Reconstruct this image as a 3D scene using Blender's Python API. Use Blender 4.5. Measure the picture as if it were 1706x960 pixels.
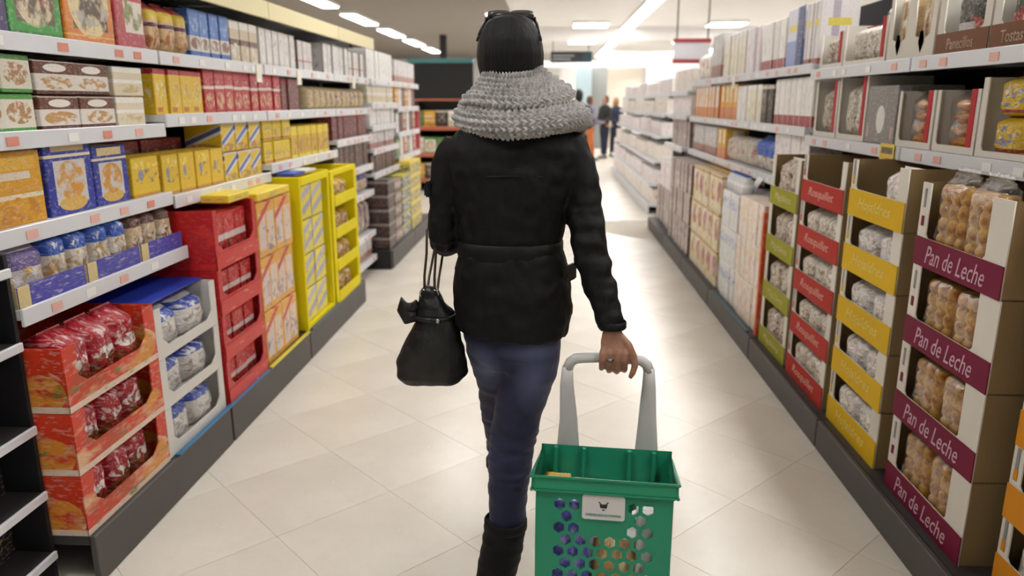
import bpy, bmesh, math, random
from mathutils import Vector, Matrix, noise as mnoise
PI = math.pi
for o in list(bpy.data.objects): bpy.data.objects.remove(o, do_unlink=True)
S = bpy.context.scene
COL = S.collection

# ------------------------------------------------------------------ camera, world, exposure
cam_d = bpy.data.cameras.new('camera'); cam = bpy.data.objects.new('camera', cam_d); COL.objects.link(cam)
cam.location = (0, 0, 1.45)
cam.rotation_euler = (PI/2 - math.radians(13.93), 0, math.radians(2.98))
cam_d.sensor_width = 36; cam_d.lens = 1250/1706*36; cam_d.clip_start = .05; cam_d.clip_end = 200
S.camera = cam
cam_d.dof.use_dof = True; cam_d.dof.focus_distance = 1.95; cam_d.dof.aperture_fstop = 2.6
S.view_settings.view_transform = 'Standard'; S.view_settings.look = 'None'
S.view_settings.gamma = 1; S.view_settings.use_curve_mapping = False
S.view_settings.exposure = 0.06
world = bpy.data.worlds.new('world'); S.world = world; world.use_nodes = True
world.node_tree.nodes['Background'].inputs[0].default_value = (.9, .92, 1, 1)
world.node_tree.nodes['Background'].inputs[1].default_value = .25
LAMP = 18.0          # emission of the ceiling luminaires

# ------------------------------------------------------------------ helpers
def lin(c):
    if isinstance(c, str):
        c = c.lstrip('#'); c = [int(c[i:i+2], 16)/255 for i in (0, 2, 4)]
    return tuple(((v/12.92) if v <= .04045 else ((v+.055)/1.055)**2.4) for v in c) + (1,)

class NT:
    def __init__(s, name):
        s.m = bpy.data.materials.new(name); s.m.use_nodes = True
        s.t = s.m.node_tree; s.b = s.t.nodes['Principled BSDF']; s.out = s.t.nodes['Material Output']
    def n(s, typ, **k):
        nd = s.t.nodes.new(typ)
        for a, v in k.items(): setattr(nd, a, v)
        return nd
    def put(s, sock, v):
        if isinstance(v, bpy.types.NodeSocket): s.t.links.new(v, sock)
        else: sock.default_value = v
    def math(s, op, a, b=0, c=0):
        nd = s.n('ShaderNodeMath', operation=op)
        s.put(nd.inputs[0], a); s.put(nd.inputs[1], b); s.put(nd.inputs[2], c); return nd.outputs[0]
    def mix(s, f, a, b):
        nd = s.n('ShaderNodeMix', data_type='RGBA'); s.put(nd.inputs[0], f); s.put(nd.inputs[6], a); s.put(nd.inputs[7], b); return nd.outputs[2]
    def noise(s, vec, scale, detail=2, rough=.5, out=0):
        nd = s.n('ShaderNodeTexNoise'); nd.inputs['Scale'].default_value = scale; nd.inputs['Detail'].default_value = detail
        nd.inputs['Roughness'].default_value = rough
        if vec is not None: s.put(nd.inputs['Vector'], vec)
        return nd.outputs[out]
    def ramp(s, f, a, b):
        nd = s.n('ShaderNodeMapRange'); s.put(nd.inputs[0], f); nd.inputs[1].default_value = a; nd.inputs[2].default_value = b; return nd.outputs[0]
    def bump(s, h, strength=.3, dist=.01):
        nd = s.n('ShaderNodeBump'); nd.inputs['Strength'].default_value = strength; nd.inputs['Distance'].default_value = dist
        s.put(nd.inputs['Height'], h); s.put(s.b.inputs['Normal'], nd.outputs[0])
    def set(s, **k):
        names = dict(col='Base Color', rough='Roughness', metal='Metallic', spec='Specular IOR Level', sheen='Sheen Weight', trans='Transmission Weight', alpha='Alpha', coat='Coat Weight')
        for a, v in k.items(): s.put(s.b.inputs[names[a]], v)
        return s.m
MATS = {}
def mat(name, col, rough=.5, metal=0, spec=.5, vary=0, scale=30, bump=0, bscale=200, sheen=0):
    """plain surface with a little procedural mottling and relief"""
    if name in MATS: return MATS[name]
    k = NT(name); tc = k.n('ShaderNodeTexCoord').outputs['Object']
    c = lin(col)
    if vary:
        f = k.noise(tc, scale, 3)
        d = tuple(max(0, v*(1-vary)) for v in c[:3])+(1,); e = tuple(min(1, v*(1+vary)) for v in c[:3])+(1,)
        c = k.mix(f, d, e)
    k.set(col=c, rough=rough, metal=metal, spec=spec, sheen=sheen)
    if bump: k.bump(k.noise(tc, bscale, 3), bump, .004)
    MATS[name] = k.m; return k.m

def pmat(name, base, layers=(), rough=.4, wrinkle=0, vary=.04, fine=.2):
    """printed packaging: layers of bands, panels and picture blotches over the pack's own face (UV)"""
    if name in MATS: return MATS[name]
    k = NT(name); uv = k.n('ShaderNodeUVMap', uv_map='UVMap').outputs[0]
    sep = k.n('ShaderNodeSeparateXYZ'); k.put(sep.inputs[0], uv); u, v = sep.outputs[0], sep.outputs[1]
    c = lin(base); first = True
    oi = k.n('ShaderNodeObjectInfo').outputs['Random']
    add = k.n('ShaderNodeVectorMath', operation='ADD'); k.put(add.inputs[0], uv)
    cmb = k.n('ShaderNodeCombineXYZ'); k.put(cmb.inputs[2], k.math('MULTIPLY', oi, 40)); k.put(add.inputs[1], cmb.outputs[0])
    uvr = add.outputs[0]
    for L in layers:
        t = L[0]
        if t == 'h': f = k.math('COMPARE', v, (L[1]+L[2])/2, abs(L[2]-L[1])/2); col = L[3]
        elif t == 'v': f = k.math('COMPARE', u, (L[1]+L[2])/2, abs(L[2]-L[1])/2); col = L[3]
        elif t == 'r':
            f = k.math('MULTIPLY', k.math('COMPARE', u, (L[1]+L[2])/2, (L[2]-L[1])/2), k.math('COMPARE', v, (L[3]+L[4])/2, (L[4]-L[3])/2)); col = L[5]
        elif t in 'en':
            ma = k.n('ShaderNodeVectorMath', operation='MULTIPLY_ADD'); k.put(ma.inputs[0], uv)
            ma.inputs[1].default_value = (1/L[3], 1/L[4], 0); ma.inputs[2].default_value = (-L[1]/L[3], -L[2]/L[4], 0)
            ln = k.n('ShaderNodeVectorMath', operation='LENGTH'); k.put(ln.inputs[0], ma.outputs[0])
            f = k.math('LESS_THAN', ln.outputs['Value'], 1); col = L[5]
            if t == 'n': f = k.math('MULTIPLY', f, k.ramp(k.noise(uvr, L[6], 3), L[7], L[7]+.12))
        elif t == 'd': f = k.math('COMPARE', k.math('SUBTRACT', v, k.math('MULTIPLY', u, L[1])), L[2], L[3]); col = L[4]
        c = k.mix(f, c, lin(col))
    if fine:                                        # small busy print: pale and dark flecks
        mp = k.n('ShaderNodeMapping'); mp.inputs['Scale'].default_value = (1, 1.7, 1); k.put(mp.inputs[0], uvr)
        g1 = k.noise(mp.outputs[0], 13, 2, .5); g2 = k.noise(mp.outputs[0], 24, 2, .5)
        c = k.mix(k.math('MULTIPLY', k.ramp(g1, .56, .62), fine), c, (.75, .72, .68, 1)); c = k.mix(k.math('MULTIPLY', k.ramp(g2, .58, .64), fine), c, (.06, .045, .04, 1))
    if vary:
        hs = k.n('ShaderNodeHueSaturation'); k.put(hs.inputs['Color'], c); k.put(hs.inputs['Value'], k.math('MULTIPLY_ADD', oi, vary*2, 1-vary)); c = hs.outputs[0]
    k.set(col=c, rough=rough)
    if wrinkle: k.bump(k.noise(uvr, 9, 3, .6), wrinkle, .02)
    MATS[name] = k.m; return k.m

def mesh_from(bm, name, mats, smooth=False):
    me = bpy.data.meshes.new(name); bm.to_mesh(me); bm.free()
    for m in (mats if isinstance(mats, (list, tuple)) else [mats]): me.materials.append(m)
    if smooth: me.polygons.foreach_set('use_smooth', [True]*len(me.polygons))
    return me
def link(name, me, parent=None, loc=(0, 0, 0), rz=0):
    o = bpy.data.objects.new(name, me); COL.objects.link(o); o.location = loc; o.rotation_euler = (0, 0, rz)
    if parent is not None: o.parent = parent
    return o
def empty(name, loc=(0, 0, 0), rz=0):
    o = link(name, None, None, loc, rz); o.empty_display_size = .05; return o
def tag(o, label, cat, group=None, kind=None):
    n = len(label.split()); assert 4 <= n <= 16, label
    o['label'] = label
    if cat: o['category'] = cat
    if group: o['group'] = group
    if kind: o['kind'] = kind
    return o
def copy_tree(o, parent=None):
    c = o.copy(); COL.objects.link(c)
    if parent is not None: c.parent = parent
    for ch in o.children: copy_tree(ch, c)
    return c
def bx(bm, x0, x1, y0, y1, z0, z1, mi=0):
    vs = [bm.verts.new(p) for p in [(x0,y0,z0),(x1,y0,z0),(x1,y1,z0),(x0,y1,z0),(x0,y0,z1),(x1,y0,z1),(x1,y1,z1),(x0,y1,z1)]]
    for q in [(0,3,2,1),(4,5,6,7),(0,1,5,4),(1,2,6,5),(2,3,7,6),(3,0,4,7)]:
        f = bm.faces.new([vs[i] for i in q]); f.material_index = mi
def boxes(name, lst, mats, bev=0):
    bm = bmesh.new()
    for b in lst: bx(bm, *b)
    if bev: bmesh.ops.bevel(bm, geom=bm.edges[:], offset=bev, segments=1, affect='EDGES')
    return mesh_from(bm, name, mats)
def part_box(name, b, m, parent, bev=0): return link(name, boxes(name, [b], m, bev), parent)
def frame_at(t, ref=None):
    t = t.normalized(); a = Vector((1, 0, 0)) if ref is None else Vector(ref)
    if abs(t.dot(a)) > .9: a = Vector((0, 0, 1)) if ref is None else Vector((1, 0, 0))
    a = (a - a.dot(t)*t).normalized(); return a, t.cross(a)
def tube(bm, pts, n=16, mi=0, power=2.0, caps=True, ref=None):
    """loft of (x,y,z,ra[,rb]) rings, rounded ends"""
    P = [Vector(p[:3]) for p in pts]; R = [(p[3], p[4] if len(p) > 4 else p[3]) for p in pts]
    rings = []
    for i, p in enumerate(P):
        t = P[min(i+1, len(P)-1)] - P[max(i-1, 0)]
        a, b = frame_at(t, ref); ring = []
        for j in range(n):
            th = 2*PI*j/n; c, s = math.cos(th), math.sin(th)
            if power != 2: c = math.copysign(abs(c)**(2/power), c); s = math.copysign(abs(s)**(2/power), s)
            ring.append(bm.verts.new(p + a*(c*R[i][0]) + b*(s*R[i][1])))
        rings.append(ring)
    for r0, r1 in zip(rings, rings[1:]):
        for j in range(n):
            f = bm.faces.new((r0[j], r0[(j+1) % n], r1[(j+1) % n], r1[j])); f.material_index = mi
    if caps:
        f = bm.faces.new(rings[0][::-1]); f.material_index = mi
        f = bm.faces.new(rings[-1]); f.material_index = mi
    return rings
def ball(bm, c, r, seg=16, mi=0):
    r = (r, r, r) if not isinstance(r, (tuple, list)) else r
    d = bmesh.ops.create_uvsphere(bm, u_segments=seg, v_segments=max(6, seg*2//3), radius=1)
    for v in d['verts']: v.co = Vector((v.co.x*r[0]+c[0], v.co.y*r[1]+c[1], v.co.z*r[2]+c[2]))
    for f in {f for v in d['verts'] for f in v.link_faces}: f.material_index = mi
def bend(bm, amp, scale, seed=0, only=None):
    """push vertices along their normals with noise: folds and dents as geometry"""
    bm.normal_update()
    for v in bm.verts:
        if only is None or only(v.co): v.co += v.normal * amp * mnoise.noise(Vector((v.co.x*scale[0], v.co.y*scale[1], v.co.z*scale[2])) + Vector((seed*7.3, seed*3.1, seed*1.7)))
def fuse(bm, voxel, smooth=6):
    """voxel-remesh overlapping closed shapes into one continuous skin, then relax"""
    me = bpy.data.meshes.new('tmp'); bm.to_mesh(me); bm.free()
    o = bpy.data.objects.new('tmp', me); COL.objects.link(o)
    r = o.modifiers.new('r', 'REMESH'); r.mode = 'VOXEL'; r.voxel_size = voxel; r.adaptivity = 0
    if smooth:
        s = o.modifiers.new('s', 'SMOOTH'); s.iterations = smooth; s.factor = .5
    dg = bpy.context.evaluated_depsgraph_get(); ev = o.evaluated_get(dg)
    out = bmesh.new(); out.from_mesh(ev.to_mesh()); ev.to_mesh_clear()
    bpy.data.objects.remove(o, do_unlink=True); bpy.data.meshes.remove(me)
    return out
def outline_plate(name, outer, holes, thick, m):
    """flat plate (x,z plane, thickness along y) with real holes"""
    cu = bpy.data.curves.new(name, 'CURVE'); cu.dimensions = '2D'; cu.fill_mode = 'BOTH'; cu.extrude = thick/2
    for poly in [outer]+holes:
        sp = cu.splines.new('POLY'); sp.points.add(len(poly)-1); sp.use_cyclic_u = True
        for p, q in zip(sp.points, poly): p.co = (q[0], q[1], 0, 1)
    o = bpy.data.objects.new('tmp', cu); COL.objects.link(o)
    dg = bpy.context.evaluated_depsgraph_get(); ev = o.evaluated_get(dg)
    bm = bmesh.new(); bm.from_mesh(ev.to_mesh()); ev.to_mesh_clear()
    bpy.data.objects.remove(o, do_unlink=True); bpy.data.curves.remove(cu)
    bmesh.ops.transform(bm, matrix=Matrix.Rotation(PI/2, 4, 'X'), verts=bm.verts)
    bmesh.ops.recalc_face_normals(bm, faces=bm.faces)
    return mesh_from(bm, name, m)
TXT = {}
def text_mesh(s, width, height, m, shear=0):
    """lettering as thin mesh, centred, in the x,z plane facing -y"""
    key = (s, width, height, m.name, shear)
    if key in TXT: return TXT[key]
    cu = bpy.data.curves.new('t', 'FONT'); cu.body = s; cu.align_x = 'CENTER'; cu.align_y = 'CENTER'; cu.extrude = .01; cu.shear = shear; cu.resolution_u = 2
    o = bpy.data.objects.new('tmp', cu); COL.objects.link(o)
    dg = bpy.context.evaluated_depsgraph_get(); ev = o.evaluated_get(dg)
    bm = bmesh.new(); bm.from_mesh(ev.to_mesh()); ev.to_mesh_clear()
    bpy.data.objects.remove(o, do_unlink=True); bpy.data.curves.remove(cu)
    xs = [v.co.x for v in bm.verts]; ys = [v.co.y for v in bm.verts]
    w, h = max(xs)-min(xs), max(ys)-min(ys); cx, cy = (max(xs)+min(xs))/2, (max(ys)+min(ys))/2
    for v in bm.verts: v.co = Vector(((v.co.x-cx)*width/w, -v.co.z*.04, (v.co.y-cy)*height/h))
    TXT[key] = mesh_from(bm, 'lettering', m); return TXT[key]
ORD = 'first second third fourth fifth sixth seventh eighth ninth tenth eleventh twelfth thirteenth fourteenth fifteenth sixteenth'.split()
# ------------------------------------------------------------------ the room
CEIL = 3.3
def floor_material(name):
    k = NT(name); tc = k.n('ShaderNodeTexCoord').outputs['Object']; oi = k.n('ShaderNodeObjectInfo').outputs['Random']
    a = k.noise(tc, 1.7, 4, .55); b = k.noise(tc, 14, 4, .6)
    c = k.mix(k.ramp(a, .3, .7), lin('#d9d1c4'), lin('#e6e0d5'))
    c = k.mix(k.math('MULTIPLY', k.ramp(b, .45, .75), .35), c, lin('#d3c7b9'))
    hs = k.n('ShaderNodeHueSaturation'); k.put(hs.inputs['Color'], c); k.put(hs.inputs['Value'], k.math('MULTIPLY_ADD', oi, .05, .97))
    k.set(col=hs.outputs[0], rough=k.math('MULTIPLY_ADD', b, .12, .19), spec=.28); return k.m
M_TILE = floor_material('polished_stone_tile')
M_GROUT = mat('grout', '#bdb3a5', .7, vary=.1)
M_CEIL = mat('ceiling_paint', '#e6e3e1', .9, vary=.03, scale=2)
M_WALL = mat('wall_paint', '#f4f3f1', .8, vary=.03, scale=2)
def structure(o, label=None):
    o['kind'] = 'structure'
    if label: o['label'] = label
    return o
XA, XB, YA, YB = -13., 13., -5., 34.
RX0, RX1, RY0, RY1 = -1.75, 1.6, .2, 9.4           # patch of aisle whose tiles can be told apart
bm = bmesh.new()
def quad(bm, x0, x1, y0, y1, z, mi): f = bm.faces.new([bm.verts.new(p) for p in [(x0,y0,z),(x1,y0,z),(x1,y1,z),(x0,y1,z)]]); f.material_index = mi
quad(bm, XA, RX0, YA, YB, 0, 0); quad(bm, RX1, XB, YA, YB, 0, 0); quad(bm, RX0, RX1, YA, RY0, 0, 0); quad(bm, RX0, RX1, RY1, YB, 0, 0)
quad(bm, RX0, RX1, RY0, RY1, -.004, 1)
floor = structure(link('floor', mesh_from(bm, 'floor', [M_TILE, M_GROUT])), 'glossy cream stone tile floor laid diagonally')
T = .46; hd = T/math.sqrt(2)
bm = bmesh.new(); bx(bm, -T/2+.0007, T/2-.0007, -T/2+.0007, T/2-.0007, -.004, 0); tile_me = mesh_from(bm, 'floor_tile', M_TILE)
i = 0
for a in range(-4, 14):
    for b in range(-10, 16):
        x = (a-b)*hd+.05; y = (a+b)*hd+.3
        if RX0+.02 < x-hd and x+hd < RX1+.5 and y-hd > RY0-.3 and y+hd < RY1+.3 or (abs(x) < 1.6 and RY0+.1 < y < RY1-.1):
            link('floor_tile', tile_me, floor, (x, y, .0), PI/4)
structure(link('ceiling', boxes('ceiling', [(XA, XB, YA, YB, CEIL, CEIL+.1)], M_CEIL)), 'light grey painted supermarket ceiling')
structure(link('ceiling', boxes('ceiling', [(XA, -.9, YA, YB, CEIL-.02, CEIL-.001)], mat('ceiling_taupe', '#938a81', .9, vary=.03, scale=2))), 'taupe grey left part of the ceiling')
structure(link('wall_left', boxes('wall_left', [(XA-.1, XA, YA, YB, 0, CEIL)], M_WALL)))
structure(link('wall_right', boxes('wall_right', [(XB, XB+.1, YA, YB, 0, CEIL)], M_WALL)))
structure(link('wall_back', boxes('wall_back', [(XA, XB, YB, YB+.1, 0, CEIL)], M_WALL)), 'white far wall of the shop')
structure(link('wall_near', boxes('wall_near', [(XA, XB, YA-.1, YA, 0, CEIL)], M_WALL)))
# beams under the ceiling far down the shop
structure(link('trim_1', boxes('trim_1', [(-.8, 9, 20.2, 20.5, 2.98, CEIL)], M_CEIL)), 'pale ceiling beam above the far end of the aisle')
structure(link('trim_2', boxes('trim_2', [(-.6, 9, 25.0, 25.3, 2.52, 2.72), (1.5, 5.4, 24.95, 25.0, 2.72, 3.0)], mat('header_white', '#f4f4f2', .6))), 'white header beam across the far pillars')

# ------------------------------------------------------------------ ceiling luminaires
k = NT('lamp_diffuser'); k.b.inputs['Emission Color'].default_value = (1, .99, .97, 1); k.b.inputs['Emission Strength'].default_value = LAMP; k.set(col=(.9,.9,.9,1))
M_DIFF = k.m; M_LAMPBODY = mat('lamp_housing', '#e9e9e6', .4)
def lamp(x, y, w, l, label, group):
    r = empty('ceiling_lamp', (x, y, CEIL)); tag(r, label, 'lamp', group)
    part_box('housing', (-w/2-.03, w/2+.03, -l/2, l/2, -.07, 0), M_LAMPBODY, r)
    part_box('diffuser', (-w/2, w/2, -l/2+.02, l/2-.02, -.085, -.07), M_DIFF, r)
near_w = lambda i: ORD[i] if i < len(ORD) else 'far'
for i in range(11):
    lamp(1.85, .4+i*3.0, .24, 2.9, f'{ORD[i]} luminaire along the continuous light line above right shelves', 'light line over the right shelves')
for i in range(8):
    lamp(-1.15, 1.0+i*4.0, .5, 1.1, f'{ORD[i]} square ceiling panel lamp over the aisle centre', 'panel lamps over the aisle')
for i in range(9):
    lamp(-4.3, .5+i*3.4, .3, 2.2, f'{ORD[i]} strip lamp of the row above the left neighbouring aisle', 'strip lamps left of the aisle')
for i in range(8):
    lamp(5.6, 1+i*4.0, .3, 2.6, f'{ORD[i]} strip lamp of the row above the right neighbouring aisle', 'strip lamps right of the aisle')
for i in range(5):
    lamp(-8.5, 2+i*6.0, .3, 2.6, f'{ORD[i]} strip lamp of the outermost row near the left wall', 'strip lamps by the left wall')

for i in range(3):  # extra lamps added to brighten the far end of the shop
    for j in range(3):
        lamp(.9+3.2*j, 19.0+i*5.2, .8, .8, f'{ORD[j]} added fill panel from left in {("nearest", "middle", "farthest")[i]} row of checkout hall', 'added fill panels of the checkout hall')

# ------------------------------------------------------------------ gondola shelving
M_SHELF = mat('shelf_steel', '#d6d7d9', .4, vary=.03)
M_RAIL = mat('price_rail', '#dcdde2', .28, vary=.03)
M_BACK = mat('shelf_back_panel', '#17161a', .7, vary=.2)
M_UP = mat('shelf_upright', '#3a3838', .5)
M_KICK = mat('kick_plate', '#4c4845', .5, vary=.08, scale=8)
M_PINK = mat('price_ticket_red', '#e6b3a8', .6); M_WTK = mat('price_ticket_white', '#f3f1ee', .6); M_ORT = mat('price_ticket_orange', '#dd8f7c', .6)
M_CREAM = mat('canopy_cream', '#efe3b4', .55)
tk_bm = bmesh.new(); bx(tk_bm, -.025, .025, -.002, 0, -.013, .013)
TK = {m: None for m in ('p', 'w', 'o')}
TK['p'] = mesh_from(tk_bm, 'price_ticket', M_PINK)
for key, mm in (('w', M_WTK), ('o', M_ORT)): TK[key] = TK['p'].copy(); TK[key].materials[0] = mm
rng = random.Random(5)
def bay(side, y0, y1, xfront, xback, shelves, label, kick_x=None, kick_h=.13, top=2.0, canopy=None, name='shelving_bay', tickets='pw', railh=.048, seam=.004, m_back=None, m_shelf=None, cheek=False, m_kick=None):
    """one gondola bay. side +1 = right of aisle; local frame: x along the shelf, -y faces the aisle"""
    w = y1-y0; rz = -PI/2*side
    r = empty(name, (side*abs(xfront), (y0+y1)/2, 0), rz)
    tag(r, label, 'shelving', 'shelving bays along the aisle')
    D = abs(xback)-abs(xfront); h = w/2
    part_box('back_panel', (-h, h, D, D+.02, 0, top), m_back or M_BACK, r)
    for s in (-1, 1): part_box('upright', (s*h-(.02 if s > 0 else 0), s*h+(0 if s > 0 else .02), D-.03, D, .0, top), M_UP, r)
    for z, dx in shelves:
        # dx: how far this shelf stands forward of the bay's nominal front
        sh = part_box('shelf', (-h+seam, h-seam, -dx, D, z-.028, z), m_shelf or M_SHELF, r)
        part_box('price_rail', (-h+seam, h-seam, -dx-.012, -dx-.001, z-railh, z+.004), M_RAIL, sh, .002)
        x = -h+.1+rng.random()*.08
        while x < h-.08 and tickets:
            t = link('price_ticket', TK[rng.choice(tickets)], sh, (x, -dx-.013, z-railh/2)); x += .1+rng.random()*.22
    if kick_x is not None:
        dk = abs(xfront)-abs(kick_x)
        part_box('base_deck', (-h, h, -dk+.02, D, kick_h-.03, kick_h), m_kick or M_UP, r)
        part_box('kick_plate', (-h+.003, h-.003, -dk, -dk+.02, 0, kick_h-.002), m_kick or M_KICK, r, .003)
    if cheek: part_box('side_panel', (h-.008, h+.006, .004, D, 0, 1.04), M_BACK, r)
    if canopy:
        z0, z1, dx = canopy
        part_box('canopy', (-h, h, -dx, -dx+.02, z0, z1), M_CREAM, r)
        part_box('canopy_top', (-h, h, -dx+.02, D, z1-.02, z1), M_SHELF, r)
    return r
XR, XL = 1.37, -1.54
# right side of the aisle
bay(1, .70, 1.87, XR, 1.82, [(1.60, 0), (1.275, 0)], 'right shelving bay nearest the camera behind the orange-banded cases', 1.15)
bay(1, 1.88, 3.045, XR, 1.82, [(1.61, 0), (1.275, 0)], 'right shelving bay behind the maroon-banded milk bread cases', 1.15)
bay(1, 3.05, 4.19, XR, 1.82, [(1.61, 0), (1.275, 0)], 'right shelving bay behind the red and green banded cases', 1.15)
bay(1, 4.20, 5.37, XR, 1.82, [(1.645, 0), (1.315, 0), (1.0, 0)], 'right shelving bay with tall blue box above blue bags', 1.15)
bay(1, 5.38, 6.54, XR, 1.82, [(1.645, 0), (1.315, 0), (1.0, 0)], 'right shelving bay above the cream and maroon packs', 1.15)
bay(1, 6.55, 7.70, XR, 1.82, [(1.645, 0), (1.315, 0), (1.0, 0)], 'right shelving bay above the brown and purple packs', 1.15)
bay(1, 7.72, 8.90, XR, 1.82, [(1.56, .03), (1.32, .03), (1.0, .06)], 'last right shelving bay before the cross aisle', 1.15)
for i, y in enumerate((10.0, 11.3, 12.6, 13.9, 15.2)):
    bay(1, y, y+1.28, 1.5, 1.94, [(1.55, 0), (1.3, .05), (1.02, .1), (.7, .15), (.4, .2)], f'{ORD[i]} pale shelving bay on the right beyond the cross aisle', 1.28, tickets='', top=1.8, m_back=M_WALL, m_kick=M_SHELF)
# left side of the aisle
CL = (1.87, 1.955, .06)
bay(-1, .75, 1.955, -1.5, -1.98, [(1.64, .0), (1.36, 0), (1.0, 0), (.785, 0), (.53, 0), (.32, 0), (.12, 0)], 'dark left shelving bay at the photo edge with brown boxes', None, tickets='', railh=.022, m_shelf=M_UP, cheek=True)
bay(-1, 1.965, 2.965, XL, -1.98, [(1.64, 0), (1.365, 0), (1.095, 0), (.875, .04)], 'left shelving bay holding the green and orange picture boxes', -1.375, .165, tickets='ppow')
bay(-1, 2.975, 4.06, XL, -1.98, [(1.64, 0), (1.40, 0), (1.075, 0)], 'left shelving bay holding the red biscuit packs', -1.375, .165, canopy=CL)
bay(-1, 4.07, 5.38, XL, -1.98, [(1.64, 0), (1.40, 0), (1.115, 0)], 'left shelving bay above the bright yellow display racks', -1.375, .165, canopy=CL)
bay(-1, 5.39, 6.44, XL, -1.98, [(1.64, 0), (1.40, 0), (1.18, 0), (.94, 0), (.72, 0), (.37, 0), (.15, 0)], 'shallow left shelving bay without deck just past the yellow racks', None, canopy=CL)
bay(-1, 6.50, 7.6, XL, -1.98, [(1.64, 0), (1.44, 0), (1.25, 0), (1.05, 0), (.84, 0)], 'left shelving bay above the dark brown stacked packs', -1.40, .165)
bay(-1, 7.61, 8.8, XL, -1.98, [(1.64, 0), (1.40, 0), (1.15, 0), (.91, 0)], 'last left shelving bay with the red end trim', -1.40, .165)
o = tag(link('red_end_panel', boxes('red_end_panel', [(-1.99, -1.53, 8.805, 8.83, .93, 1.39)], mat('red_trim', '#d8696f', .5), .003)), 'red end panel closing the last left shelving bay', 'panel')
o = tag(link('gondola_end_panel', boxes('gondola_end_panel', [(-1.98, -1.41, 6.46, 6.495, 0, .17), (-1.98, -1.58, 6.46, 6.495, .17, .3)], mat('end_black', '#191919', .5), .003)), 'black plinth end panel below the dark brown packs', 'panel')
o = tag(link('gondola_end_panel', boxes('gondola_end_panel', [(-1.98, -1.38, 5.382, 5.388, 0, .16)], M_KICK)), 'grey plinth end panel under the last yellow rack', 'panel')
# corner of the shelf tickets: folded white talkers and one yellow offer card
M_YCARD = pmat('offer_card', '#e3c53a', [('r', .1, .9, .55, .85, '#6b5a3a'), ('e', .6, .2, .3, .16, '#c85a40')])
for (sd, x, y, z, lab) in ((-1, XL, 3.98, 1.60, 'small cream shelf card hanging nearest on the left top rail'), (-1, XL, 4.62, 1.60, 'small cream shelf card hanging second on the left top rail'), (-1, XL, 5.9, 1.60, 'small cream shelf card hanging farthest on the left top rail'), (1, XR, 5.9, 1.6, 'small white shelf card on the right top rail')):
    tag(link('shelf_card', boxes('shelf_card', [(-.035, .035, -.018, -.014, -.05, .035)], mat('card_cream', '#f3efdf', .6)), None, (x, y, z), -PI/2*sd), lab, 'sign')
# ------------------------------------------------------------------ packaging shapes (local frame: front faces -y at y=0, width along x)
CACHE = {}
def uv_box(bm, w, d, h):
    L = bm.loops.layers.uv.new('UVMap'); bm.normal_update()
    for f in bm.faces:
        n = f.normal; ax = max(range(3), key=lambda i: abs(n[i]))
        for lp in f.loops:
            c = lp.vert.co
            if ax == 0: lp[L].uv = (c.y/d if n.x > 0 else 1-c.y/d, c.z/h)
            elif ax == 1: lp[L].uv = (c.x/w+.5 if n.y < 0 else .5-c.x/w, c.z/h)
            else: lp[L].uv = (c.x/w+.5, .9+.1*c.y/d)
def carton_mesh(w, d, h, m, bev=.003):
    key = ('c', round(w, 3), round(d, 3), round(h, 3), m.name)
    if key not in CACHE:
        bm = bmesh.new(); bx(bm, -w/2, w/2, 0, d, 0, h)
        bmesh.ops.bevel(bm, geom=bm.edges[:], offset=bev, segments=1, affect='EDGES')
        # closing flap line on top
        bx(bm, -w/2+.004, w/2-.004, d*.46, d*.54, h, h+.0015)
        uv_box(bm, w, d, h); CACHE[key] = mesh_from(bm, 'carton', m)
    return CACHE[key]
def bag_mesh(w, d, h, m, seed=0, nx=10, nz=12):
    key = ('b', round(w, 3), round(d, 3), round(h, 3), m.name, seed)
    if key not in CACHE:
        bm = bmesh.new(); L = bm.loops.layers.uv.new('UVMap'); g = {}
        for s in (-1, 1):
            for i in range(nx+1):
                for j in range(nz+1):
                    u, v = i/nx, j/nz
                    edge = i in (0, nx) or j in (0, nz)
                    if s == 1 and edge: g[s, i, j] = g[-1, i, j]; continue
                    t = (1-abs(2*u-1)**4.5)**.5*(1-abs(2*v-1)**6)**.5
                    if v > .9: t *= max(.06, (1-v)/.1*.8)
                    wz = w*(1-.10*abs(2*v-1)**4)
                    nn = mnoise.noise(Vector((u*4+seed*5.1, v*5, s*3+seed)))*.16*t
                    x = (u-.5)*wz; z = v*h*(1+.0*u); y = d/2+s*d/2*(t*.92+nn)
                    z += mnoise.noise(Vector((u*3+seed, 9.7, s)))*.02*v*h*.6
                    g[s, i, j] = bm.verts.new((x, y, max(z, 0)))
            for i in range(nx):
                for j in range(nz):
                    q = [g[s, i, j], g[s, i+1, j], g[s, i+1, j+1], g[s, i, j+1]]
                    if s == 1: q = q[::-1]
                    try: f = bm.faces.new(q)
                    except ValueError: continue
                    for lp in f.loops: lp[L].uv = (lp.vert.co.x/w+.5, lp.vert.co.z/h)
        me = mesh_from(bm, 'bag', m, True); CACHE[key] = me
    return CACHE[key]
def seal_mesh(w, h, m):
    key = ('s', round(w, 3), round(h, 3), m.name)
    if key not in CACHE:
        bm = bmesh.new(); n = 14; L = bm.loops.layers.uv.new('UVMap'); rows = []
        for z in (0, h*.5, h):
            rows.append([[bm.verts.new(((i/n-.5)*w, s*.001+.002*math.sin(i*1.9)*(z/h), z)) for i in range(n+1)] for s in (-1, 1)])
        for a, b in zip(rows, rows[1:]):
            for s in (0, 1):
                for i in range(n):
                    q = [a[s][i], a[s][i+1], b[s][i+1], b[s][i]]; bm.faces.new(q if s == 0 else q[::-1])
        for i in range(n): bm.faces.new([rows[-1][0][i], rows[-1][0][i+1], rows[-1][1][i+1], rows[-1][1][i]])
        CACHE[key] = mesh_from(bm, 'seal', m, True)
    return CACHE[key]
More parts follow.
